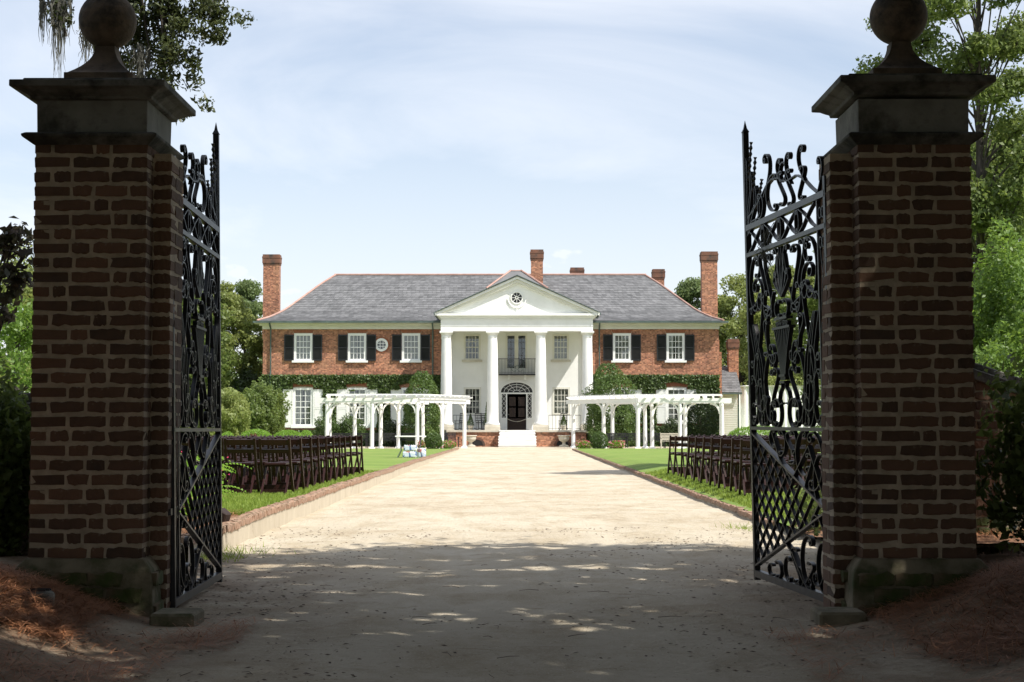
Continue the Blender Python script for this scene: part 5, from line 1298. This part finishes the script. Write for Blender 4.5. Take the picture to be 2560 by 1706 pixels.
def bench(label, x, y, rz, w=1.6, m='black', armchair=False):
    t = thing('garden_bench' if not armchair else 'garden_armchair', label, 'bench' if not armchair else 'chair', (0, 0, 0), 0, None); mm = M[m]
    for s in (-1, 1):
        for yy, h in ((-.25, .66), (.25, .92)): mb = MB(); mb.beam((s*w/2, yy, 0), (s*w/2, yy+(.08 if h > .8 else 0), h), .05, .05); mb.obj('leg', mm, t)
        mb = MB(); mb.beam((s*w/2, -.30, .65), (s*w/2, .30, .65), .07, .03); mb.obj('armrest', mm, t)
    for k in range(4): mb = MB(); mb.box(-w/2, w/2, -.26+.12*k, -.16+.12*k, .42, .445); mb.obj('seat_slat', mm, t)
    for k in range(5): mb = MB(); z = .52+.09*k; mb.beam((-w/2, .27+.006*k, z), (w/2, .27+.006*k, z), .02, .06); mb.obj('back_slat', mm, t)
    t.location = (x, y, gz(x, y)); t.rotation_euler = (0, 0, rz); return t
for px, Y, rz, lab in ((A_(700, 0)[0], 97.5, 4, 'black slatted garden bench under the left pergola behind its leftmost post'), (A_(800, 0)[0], 97.3, -6, 'black slatted garden bench under the left pergola below the second window'), (A_(1030, 0)[0], 98, 12, 'black slatted garden bench at the middle of the left pergola'), (A_(1180, 0)[0], 98.5, -8, 'black slatted garden bench behind the white folding table')):
    bench(lab, WX(px, Y), Y, R(rz))
for px, Y, rz, lab in ((C_(375, 0)[0], 98, 8, 'black slatted garden bench right of the round boxwood under the right pergola'), (C_(450, 0)[0], 98.3, -4, 'black slatted garden bench behind the tall corner post of the right pergola'), (C_(640, 0)[0], 97.3, 3, 'dark slatted garden bench standing between the middle posts of the right pergola'), (C_(700, 0)[0], 97, -5, 'dark slatted garden bench below the white-shuttered window on the right wing')):
    bench(lab, WX(px, Y), Y, R(rz))
bench('low stone-coloured bench beside the rows of chairs under the right pergola', WX(C_(775, 0)[0], 96), 96, 0, 1.2, 'stone')
bench('black slatted armchair left of the terrace next to the flowers', WX(B_(250, 0)[0], 100.6), 100.6, R(25), .75, armchair=True)
# folding table with wrapped bottle packs
Yt = 56.0; xt = WX(A_(1195, 0)[0], Yt); zt = lawn_z(xt, Yt)
t = thing('folding_table', 'white folding table standing on the left lawn near the pergola', 'table', (xt, Yt, zt))
hh = WZ(A_(0, 1372)[1], Yt)-zt
hw = (A_(1300, 0)[0]-A_(1090, 0)[0])/2/F*Yt
mb = MB(); mb.box(xt-hw, xt+hw, Yt-.3, Yt+.3, zt+hh-.045, zt+hh); mb.obj('table_top', M['white'], t, bevel=.01)
for s in (-1, 1):
    for yy in (-.24, .24): mb = MB(); mb.tube([(xt+s*hw*.7, Yt+yy*.4, zt+hh-.05), (xt+s*hw*.62, Yt+yy, zt+.25), (xt+s*hw*.85, Yt+yy*1.2, zt)], .014, 6); mb.obj('leg', M['verdigris'], t)
for k, (dx, w_, h_, dz) in enumerate(((-.12, .50, .24, 0), (-.10, .46, .22, .24), (.30, .30, .34, 0))):
    mb = MB(); x = xt+dx+.1; 
    for i in range(6):
        for j in range(3): mb.lathe([(.036, zt+dz), (.038, zt+dz+h_*.7), (.015, zt+dz+h_*.93), (.015, zt+dz+h_)], x-w_/2+.04+i*(w_-.08)/5, Yt-.16+j*.09, 8)
    mb2 = MB(); lv = mb2.box(x-w_/2, x+w_/2, Yt-.21, Yt+.08, zt+dz+.005, zt+dz+h_*.88)
    tt_ = thing('bottle_pack', ('blue and red shrink-wrapped pack of water bottles on the grass under the white table', 'shrink-wrapped pack of bottles lying on top of another pack under the white table', 'clear crumpled pack of bottles at the right under the white table')[k], 'water bottles', (x, Yt, zt+dz))
    mb2.obj('wrap', M['water'], tt_, bevel=.03); mb.obj('bottle', M['bottle'] if 'bottle' in M else M['white'], tt_, 40)
# ================================================================== planting near the house
S = shrub
def at(px, Y, z=None): x = WX(px, Y, 1050); return (x, Y, z if z is not None else gz(x, Y)-.02)
def hw_(a, b, Y): return abs(b-a)/2/F*Y
def zt_(py, Y): return WZ(py, Y)
def S2(name, label, cat, x0, x1, pyt, Y, ry, N, leaf, m, zb=0.0, **k):
    """shrub given its pixel extent and distance"""
    c = at((x0+x1)/2, Y, zb); return S(name, label, cat, c, (hw_(x0, x1, Y), ry, (zt_(pyt, Y)-zb)/2), N, leaf, M[m], **k)
S2('conical_shrub', 'tall conical evergreen shrub behind the left pergola', 'shrub', 1007, 1103, 928, 101, 1.2, 11000, .13, 'leaf_cedar', shape='cone', lump=.25)
S2('conical_shrub', 'tall broad evergreen shrub right of the portico behind the right pergola', 'shrub', 1462, 1580, 909, 101, 1.5, 14000, .13, 'leaf_cedar', shape='cone', lump=.3)
S2('camellia_bush', 'dense dark evergreen bush between the tall shrub and the right window', 'shrub', 1534, 1600, 1000, 102, 1.0, 7000, .12, 'leaf_box')
S2('column_shrub', 'dark clipped block of evergreen against the right end of the house', 'shrub', 1716, 1796, 975, 105, 1.0, 9000, .12, 'leaf_dark', inner=.7, lump=.1)
S2('round_bush', 'rounded dark bush under the right lower window', 'shrub', 1650, 1710, 1045, 104, .8, 3500, .11, 'leaf_dark')
S2('round_bush', 'rounded green bush behind the left end of the left pergola', 'shrub', 785, 850, 1044, 99, .9, 5500, .11, 'leaf_box')
S2('round_bush', 'rounded green bush below the second lower window', 'shrub', 842, 908, 1040, 99.5, .9, 5500, .11, 'leaf_box')
S2('round_bush', 'dark bush under the left pergola beside the conical shrub', 'shrub', 955, 1005, 1050, 102, .8, 3000, .11, 'leaf_dark')
S2('boxwood_ball', 'small round boxwood at the inner corner of the left lawn', 'shrub', 1061, 1106, 1081, 88.5, .5, 3200, .07, 'leaf_box', inner=.8, lump=.05)
S2('boxwood_ball', 'small round boxwood at the inner corner of the right lawn', 'shrub', 1475, 1520, 1079, 88.5, .5, 3200, .07, 'leaf_box', inner=.8, lump=.05)
for x0, x1, lab in ((1092, 1138, 'low flower clump with pink blossom right of the left round boxwood'), (1044, 1064, 'small flower clump left of the left round boxwood'), (1440, 1480, 'low pink and cream flowers left of the right round boxwood'), (1521, 1562, 'pink flower clump right of the right round boxwood')):
    t = S2('flower_clump', lab, 'flowers', x0, x1, 1101, 89.5, .35, 1100, .08, 'leaf_hedge')
    c = np.array(t.location); w = hw_(x0, x1, 89.5)
    for nm in ('petal_pink', 'petal_red'):
        P = c+np.stack([RNG.uniform(-w, w, 70), RNG.uniform(-.4, .1, 70), RNG.uniform(.15, .55, 70)], 1); quads_obj('blossom', leaf_quads(P, .07, aspect=.9), M[nm], t)
# clipped bright hedge mounds at the left, hedge at the right
for x0, x1, yt, Y, lab in ((590, 690, 1073, 62, 'bright green clipped mound hedge behind the left chairs, the leftmost big mound'), (675, 765, 1075, 66, 'bright green clipped mound hedge behind the left chairs, in the middle'), (745, 786, 1076, 71, 'bright green clipped mound hedge nearest the left pergola'), (548, 590, 1080, 58, 'bright green clipped mound hedge seen just right of the left gate')):
    S2('hedge_mound', lab, 'hedge', x0, x1, yt, Y, 1.0, 9000, .055, 'leaf_hedge', inner=.85, lump=.04)
S2('hedge_mound', 'bright green clipped hedge behind the right chairs beside the outbuilding', 'hedge', 1812, 1990, 1065, 75, 1.2, 12000, .07, 'leaf_hedge', inner=.85, lump=.05)
S2('hedge_mound', 'bright green clipped hedge behind the right gate near the pier', 'hedge', 1960, 2200, 1066, 74, 1.2, 9000, .07, 'leaf_hedge', inner=.85, lump=.05)
S2('red_shrub', 'small dark red leaved shrub behind the left chairs', 'shrub', 618, 650, 1082, 45, .2, 1600, .05, 'leaf_red', zb=.1)
S2('magnolia_shrub', 'large glossy shrub beside the left end of the mansion', 'shrub', 590, 712, 962, 92, 2.2, 22000, .16, 'leaf_mid')
S2('magnolia_shrub', 'large glossy shrub further left seen beside the left gate', 'shrub', 470, 625, 968, 84, 2.2, 20000, .16, 'leaf_light')
S2('understory_shrub', 'dark rounded understory bush below the trees left of the mansion', 'shrub', 560, 680, 930, 112, 2.5, 12000, .2, 'leaf_dark')
# background trees
tree('background_tree', 'green tree left of the mansion beside its tall chimney', at(610, 124, -.1), 12.9, 3.0, 80, 34000, .24, M['leaf_far'], 'trees behind the mansion', .22, .12, seed=11)
tree('background_tree', 'tree seen between the left gate and the left chimney, leaning left', at(556, 116, -.1), 12.2, 3.2, 80, 34000, .24, M['leaf_light'], 'trees behind the mansion', .22, .12, seed=12)
tree('background_tree', 'tree glimpsed through the bars of the left gate', at(470, 112, -.1), 11.6, 4.0, 80, 30000, .26, M['leaf_mid'], 'trees behind the mansion', .25, .1, seed=13)
tree('background_tree', 'rounded tree directly left of the tall right chimney', at(1738, 136, -.1), 14.2, 3.4, 120, 40000, .26, M['leaf_far'], 'trees behind the mansion', .25, .2, seed=14)
tree('background_tree', 'light green tree directly right of the tall right chimney', at(1850, 130, -.1), 14.0, 3.8, 90, 40000, .25, M['leaf_light'], 'trees behind the mansion', .25, .12, seed=15)
tree('background_tree', 'green tree behind the outbuilding chimney', at(1800, 132, -.1), 11.2, 2.8, 30, 18000, .24, M['leaf_mid'], 'trees behind the mansion', .2, .1, seed=16)
tree('background_tree', 'tall tree seen through the right gate scrolls', at(1990, 120, -.1), 14.2, 4.6, 44, 30000, .27, M['leaf_light'], 'trees behind the mansion', .3, .12, seed=17)
tree('background_tree', 'tree seen behind the upper right gate next to the pier', at(2110, 100, -.1), 13.5, 4.5, 40, 24000, .27, M['leaf_mid'], 'trees behind the mansion', .3, .1, seed=18)
tree('background_tree', 'dark tree low behind the white tent', at(1925, 140, -.1), 10.5, 4.2, 60, 20000, .3, M['leaf_dark'], 'trees behind the mansion', .3, .08, seed=19)
# far woods closing the horizon
def woods(x0, x1, y0, y1, h, n, leaf=.7):
    x = RNG.uniform(x0, x1, n); y = RNG.uniform(y0, y1, n)
    top = np.array([h*(.72+.45*mnoise.noise(Vector((a*.07, b*.05, 3)))+.22*mnoise.noise(Vector((a*.3, b*.3, 8)))) for a, b in zip(x, y)])
    P = np.stack([x, y, top*RNG.uniform(0, 1, n)**.6], 1)
    tag(quads_obj('far_woods', leaf_quads(P, leaf), M['leaf_far']), kind='stuff')
woods(-170, 170, 172, 190, 11.5, 60000)
woods(-110, -92, 20, 175, 10, 20000); woods(92, 110, 20, 175, 10, 20000)
# right side, beyond the pier
rb = at(2466, 38, 0)
cs = [Vector((rb[0]+dx, 38+dy, z)) for dx, dy, z in [(random.uniform(-2.6, 2.2)*(.5+.5*math.sin(min(3.1, (zz-4)/3.4))), random.uniform(-1.6, 1.6), zz) for zz in [5.6+8.4*i/56 for i in range(57)]]]
tree('tall_tree', 'tall airy tree with pale leaves rising behind the right pier', rb, 15, 2.5, 40, 58000, .12, M['leaf_mid'], None, .17, .3, centers=cs, clump_r=.23, seed=21)
tree('background_tree', 'dense dark tree filling the gap behind the tall airy tree at the right', at(2560, 55, 0), 11, 4.4, 40, 30000, .17, M['leaf_mid'], None, .25, .1, seed=22)
tree('background_tree', 'full leafy tree behind the airy tree, halfway up at the right edge', at(2500, 44, 0), 9.4, 3.2, 70, 44000, .14, M['leaf_mid'], None, .2, .08, seed=27)
tree('background_tree', 'shaded tree low behind the right garden wall', at(2470, 48, 0), 7.4, 3, 34, 24000, .14, M['leaf_dark'], None, .2, .1, seed=23)
S2('garden_shrub', 'broad bright green shrub rising behind the right garden wall', 'shrub', 2395, 2640, 640, 24, 1.4, 34000, .075, 'leaf_bright', zb=.6, lump=.3)
S2('garden_shrub', 'mid green shrub just behind the top of the right garden wall', 'shrub', 2400, 2650, 850, 17.5, .8, 14000, .06, 'leaf_bright', zb=.5, lump=.3)
S2('camellia', 'dark glossy shrub at the right edge in front of the garden wall', 'shrub', 2462, 2790, 900, 11.3, .5, 4200, .085, 'leaf_mid', zb=.15, lump=.35, inner=.3)
# left side, beyond the pier
tree('background_tree', 'yellow green tree beyond the wall left of the left pier', at(20, 46, 0), 6.6, 3.6, 40, 26000, .13, M['leaf_light'], None, .16, .1, seed=24)
tree('background_tree', 'darker tree low beyond the wall left of the left pier', at(40, 34, 0), 3.9, 3.0, 34, 26000, .11, M['leaf_bright'], None, .16, .05, seed=25)
pb = at(-40, 12.4, .1)
cs = [Vector((W(px, py, 12.4+dy)[0], 12.4+dy, W(px, py, 12.4+dy)[1])) for px, py, dy in [(40, 585, 0), (15, 615, .1), (60, 640, 0), (5, 680, -.1), (50, 705, .1), (30, 600, .1), (15, 740, 0), (45, 690, 0), (-10, 600, 0), (8, 790, 0)]]
tree('young_tree', 'young tree with bronze purple leaves drooping over the left wall', pb, 2.9, .7, 10, 420, .085, M['leaf_purple'], None, .03, .3, centers=cs, clump_r=.18, seed=26, aspect=.5)
S2('wall_shrub', 'dark shrub covering the garden wall left of the left pier', 'shrub', -120, 96, 950, 11.0, .35, 5200, .07, 'leaf_mid', zb=.2, lump=.3)
# beds behind the gates
def fern(label, x, y, z, n=16, L_=.5):
    t = thing('fern', label, 'fern', (x, y, z))
    for k in range(n):
        a = 2*math.pi*k/n+random.uniform(-.2, .2); ln = L_*random.uniform(.7, 1.1); V = []
        for i in range(16):
            u = (i+.5)/16; r = ln*u; zz = z+ln*(.95*u-.75*u*u)*1.1; cx_, cy_ = x+math.cos(a)*r, y+math.sin(a)*r; wd = .075*math.sin(math.pi*min(1, u*.9+.12)); px_, py_ = -math.sin(a), math.cos(a); e = .011
            for s in (-1, 1): V.append([(cx_, cy_, zz), (cx_+px_*s*wd*.6+math.cos(a)*e, cy_+py_*s*wd*.6+math.sin(a)*e, zz+.004), (cx_+px_*s*wd+math.cos(a)*e*1.4, cy_+py_*s*wd+math.sin(a)*e*1.4, zz-.02), (cx_+px_*s*wd*.6-math.cos(a)*e, cy_+py_*s*wd*.6-math.sin(a)*e, zz-.002)])
        quads_obj('frond', np.array(V), M['leaf_fern'], t)
for x, y, z, L_, lab in ((-3.42, 16.6, .35, .60, 'bright fern arching out past the edge of the left gate'), (-3.5, 15.2, .3, .7, 'large bright fern directly behind the left gate'), (-3.95, 17.0, .5, .7, 'tall fern at the back of the bed behind the left gate'), (-3.55, 14.2, .2, .5, 'low fern near the hinge of the left gate'), (-3.7, 18.4, .55, .65, 'fern nearest the chairs behind the left gate')):
    fern(lab, x, y, z, 18, L_)
def flowers(label, x, y, z, r, n, m, leafm='leaf_fern'):
    t = thing('flowering_plant', label, 'flowers', (x, y, z)); P, d = shell_points(700, (x, y, z+r*.7), (r, r, r*.75), .2, .3); P[:,2] = np.maximum(P[:,2], z); quads_obj('foliage', leaf_quads(P, .06, d, 2), M[leafm], t)
    P, d = shell_points(n, (x, y, z+r*.8), (r, r, r*.8), .8, .3); quads_obj('blossom', leaf_quads(P, .035, d, 2, .9), M[m], t)
for a in (('pink flowers in the bed just past the edge of the left gate', -3.28, 16.4, .25, .20, 60, 'petal_pink'), ('red flowers at the back of the bed behind the left gate', -3.5, 17.3, .45, .32, 60, 'petal_red'), ('low pink flowers at the kerb behind the left gate', -3.5, 14.9, .2, .26, 50, 'petal_pink'), ('pink flowering clump near the hinge of the left gate', -3.7, 13.9, .25, .28, 60, 'petal_pink')): flowers(*a)
S('bedding_shrub', 'leafy green shrub with yellowing leaves behind the lower right gate', 'shrub', (3.15, 14.3, .05), (.42, .6, .38), 1500, .075, M['leaf_light'])
S('bedding_shrub', 'mid green shrub behind the hinge of the right gate', 'shrub', (3.55, 14.6, .05), (.5, .5, .62), 2600, .07, M['leaf_mid'])
S('bedding_shrub', 'low green shrub beside the right pier on the planting bed', 'shrub', (3.2, 16.8, .05), (.3, .5, .26), 900, .07, M['leaf_mid'])
S('understory_shrub', 'dark evergreen shrub far behind the right gate near the lawn', 'shrub', (10.3, 44, .1), (2.2, 1.8, 1.7), 12000, .10, M['leaf_mid'])
# ================================================================== oaks over the gate
def moss(label, x, y, z, L_, n, sp):
    t = thing('hanging_moss', label, 'moss', (x, y, z)); V = []
    for _ in range(n):
        a, b = random.gauss(0, sp), random.gauss(0, sp); l = L_*random.uniform(.3, 1)*math.exp(-(a*a+b*b)/(2*sp*sp*2)); k = 6; px_, py_ = x+a, y+b; z_ = z-random.uniform(0, .1)
        for i in range(k):
            nx, ny, nz = px_+random.gauss(0, .010), py_+random.gauss(0, .010), z_-l/k; w0 = .006*(1-i/k)+.0015; w1 = .006*(1-(i+1)/k)+.001
            V.append([(px_-w0, py_, z_), (px_+w0, py_, z_), (nx+w1, ny, nz), (nx-w1, ny, nz)]); px_, py_, z_ = nx, ny, nz
    quads_obj('strands', np.array(V), M['moss'], t)
Yo = 14.0
def wp(px, py, dy=0): a = W(px, py, Yo+dy); return Vector((a[0], Yo+dy, a[1]))
cs = [wp(*p) for p in [(420, 20, 0), (360, 60, .2), (400, 110, 0), (350, 130, .3), (440, 70, 0), (380, 170, .1), (415, 190, 0), (340, 30, .2), (330, 90, .3), (490, 30, 0), (530, 45, .1), (450, 150, 0), (320, -40, .2), (400, -50, 0), (480, -40, 0), (300, 150, .3), (428, 205, 0), (545, 28, 0), (150, -60, 0), (250, -80, .3), (460, 0, .1), (395, 75, .2)]]
t = thing('live_oak', 'live oak whose low leafy branch hangs into view at the upper left', 'tree', (-9.2, 16.5, 0), 0, 'live oaks arching over the gate')
mb = MB(); mb.tube([(-9.2, 16.5, -.1), (-9.1, 16.4, 2.5), (-8.6, 16.0, 5.2), (-8.0, 15.6, 8.5)], [.48, .36, .30, .22], 10); mb.obj('trunk', M['bark'], t, 60)
hub = wp(330, -330); mb = MB(); mb.tube([(-8.6, 16.0, 5.4), (-6.5, 15, 7.2), tuple(hub)], [.2, .14, .08], 7)
for c in cs:
    m_ = (hub+c)/2+Vector((random.uniform(-.12, .12), random.uniform(-.2, .2), .05)); mb.tube([hub, m_, c], [.035, .018, .005], 5, False)
mb.obj('branch', M['bark'], t, 60)
P = []; D = []
for c in cs:
    for _ in range(7):
        e = c+Vector((random.gauss(0, .12), random.gauss(0, .14), random.gauss(0, .13)))
        p, d = shell_points(48, tuple(e), (.10, .10, .09), .1, .3); P.append(p); D.append(d)
for _ in range(60):
    c = hub+Vector((random.gauss(0, .7), random.gauss(0, .6), random.uniform(-.3, .9))); p, d = shell_points(45, tuple(c), (.25, .25, .2), .1, .3); P.append(p); D.append(d)
quads_obj('crown', leaf_quads(np.concatenate(P), .058, np.concatenate(D), 2.4, .42), M['leaf_oak'], t)
moss('grey moss hanging left of the left ball finial', *wp(150, -20), .85, 90, .055); moss('wispy grey moss strand at the far upper left', *wp(108, -20), .50, 26, .02); moss('grey moss behind the left ball finial', *wp(217, 60), .5, 50, .03); moss('grey moss tangled in the oak leaves right of the left finial', *wp(352, 110), .55, 60, .04)
S('oak_sprig', 'small leafy oak sprig hanging among the moss at the upper left', 'branch', tuple(wp(152, 75)), (.12, .1, .14), 120, .055, M['leaf_oak'], stems=1)
SPOTS = [(-3.1, 8.9, .75, .4, .85), (-2.3, 8.2, .5, .22, .8), (-.7, 11.2, .5, .12, .8), (.7, 9.3, .45, .10, .8), (1.75, 8.95, .3, .10, .8), (.4, 13.2, .9, .18, .8), (-1.6, 13.4, 1.0, .16, .8), (-.8, 8.9, .35, .07, .8), (1.3, 12.2, .5, .10, .8), (1.6, 7.9, .3, .1, .7), (2.4, 13.6, .5, .2, .7), (4.6, 14.1, 1.0, .9, .95), (3.2, 8.2, .4, .2, .6), (.2, 7.6, .5, .08, .7)]  # ground spots where the crown is opened to place sun dapples
def sungap(P):
    """cuts leaves so sun reaches chosen ground spots; keeps those shading the piers"""
    g = P-np.outer(P[:,2]/SUN.z, np.array(SUN)); keep = np.ones(len(P), bool); r = RNG.uniform(0, 1, len(P))
    w = np.array([mnoise.noise(Vector((a*2.3, b*3.6, 1.5))) for a, b in g[:,:2]])
    for x, y, rx, ry, p in SPOTS:
        d = ((g[:,0]-x)/rx)**2+((g[:,1]-y)/ry)**2; keep &= ~((d+w*1.1 < 1) & (r < p+.12))
    keep &= ~((w > .36) & (r < .85))
    t = (P[:,1]-9.63)/SUN.y; hx_ = P[:,0]-t*SUN.x; hz_ = P[:,2]-t*SUN.z
    keep |= (hz_ > .5) & (hz_ < 4.1) & (((hx_ > 1.9) & (hx_ < 3.0)) | ((hx_ > -3.1) & (hx_ < -2.1) & (hz_ > 1.5)))  # leaves whose shade falls on the piers are always kept
    return keep
def oak(label, base, h, regs, nleaf, leaf, tr, seed, m='leaf_oak'):
    rs = random.Random(seed); cs = []
    for (x0, x1, y0, y1, z0, z1, n) in regs:
        for _ in range(n): cs.append(Vector((rs.uniform(x0, x1), rs.uniform(y0, y1), rs.uniform(z0, z1))))
    return tree('live_oak', label, base, h, 5.5, len(cs), nleaf, leaf, M[m], 'live oaks arching over the gate', tr, .3, centers=cs, clump_r=.20, seed=seed, clump_flat=.55, gap=sungap)
oak('huge live oak right of the camera whose crown shades the gate', (7.8, 1.5, 0), 10.5, [(1.2, 11, 3.2, 11.5, 5.6, 9.5, 150), (-1, 13, -4, 4, 5.5, 9.5, 60), (-1.8, 1.4, 7.3, 9.8, 6.0, 8.0, 20), (3.6, 5.6, 11.5, 12.4, 6.6, 7.6, 6), (6.5, 8.2, 10.8, 12.0, 6.2, 7.6, 6)], 150000, .19, .55, 41)  # clumps added to shade the left finial and break up the shadow edge
oak('huge live oak left of the camera arching over the drive', (-7.5, 1.0, 0), 10.5, [(-11, 1, -2, 11.0, 5.8, 9.5, 110), (-6, 2.5, -8, 4, 6.0, 9.5, 40)], 56000, .2, .55, 42)
oak('unseen live oak behind the camera, added to block sky light on the right', (6, -12, 0), 10.5, [(-2, 12, -18, -6, 2.5, 9.5, 90)], 40000, .26, .5, 43)  # these two oaks are put in to cut sky light on the piers
oak('unseen live oak behind the camera, added to block sky light on the left', (-7, -13, 0), 10.5, [(-14, 2, -18, -6, 2.5, 9.5, 90)], 40000, .26, .5, 44)
shrub('woodland_understory', 'dark woodland shrubs along the right side before the gate', 'shrubs', (8.5, 6, 0), (3.2, 5.5, 2.6), 16000, .2, M['leaf_dark'])
shrub('woodland_understory', 'dark woodland shrubs along the left side before the gate', 'shrubs', (-8.5, 6, 0), (3.2, 5.5, 2.6), 16000, .2, M['leaf_dark'])
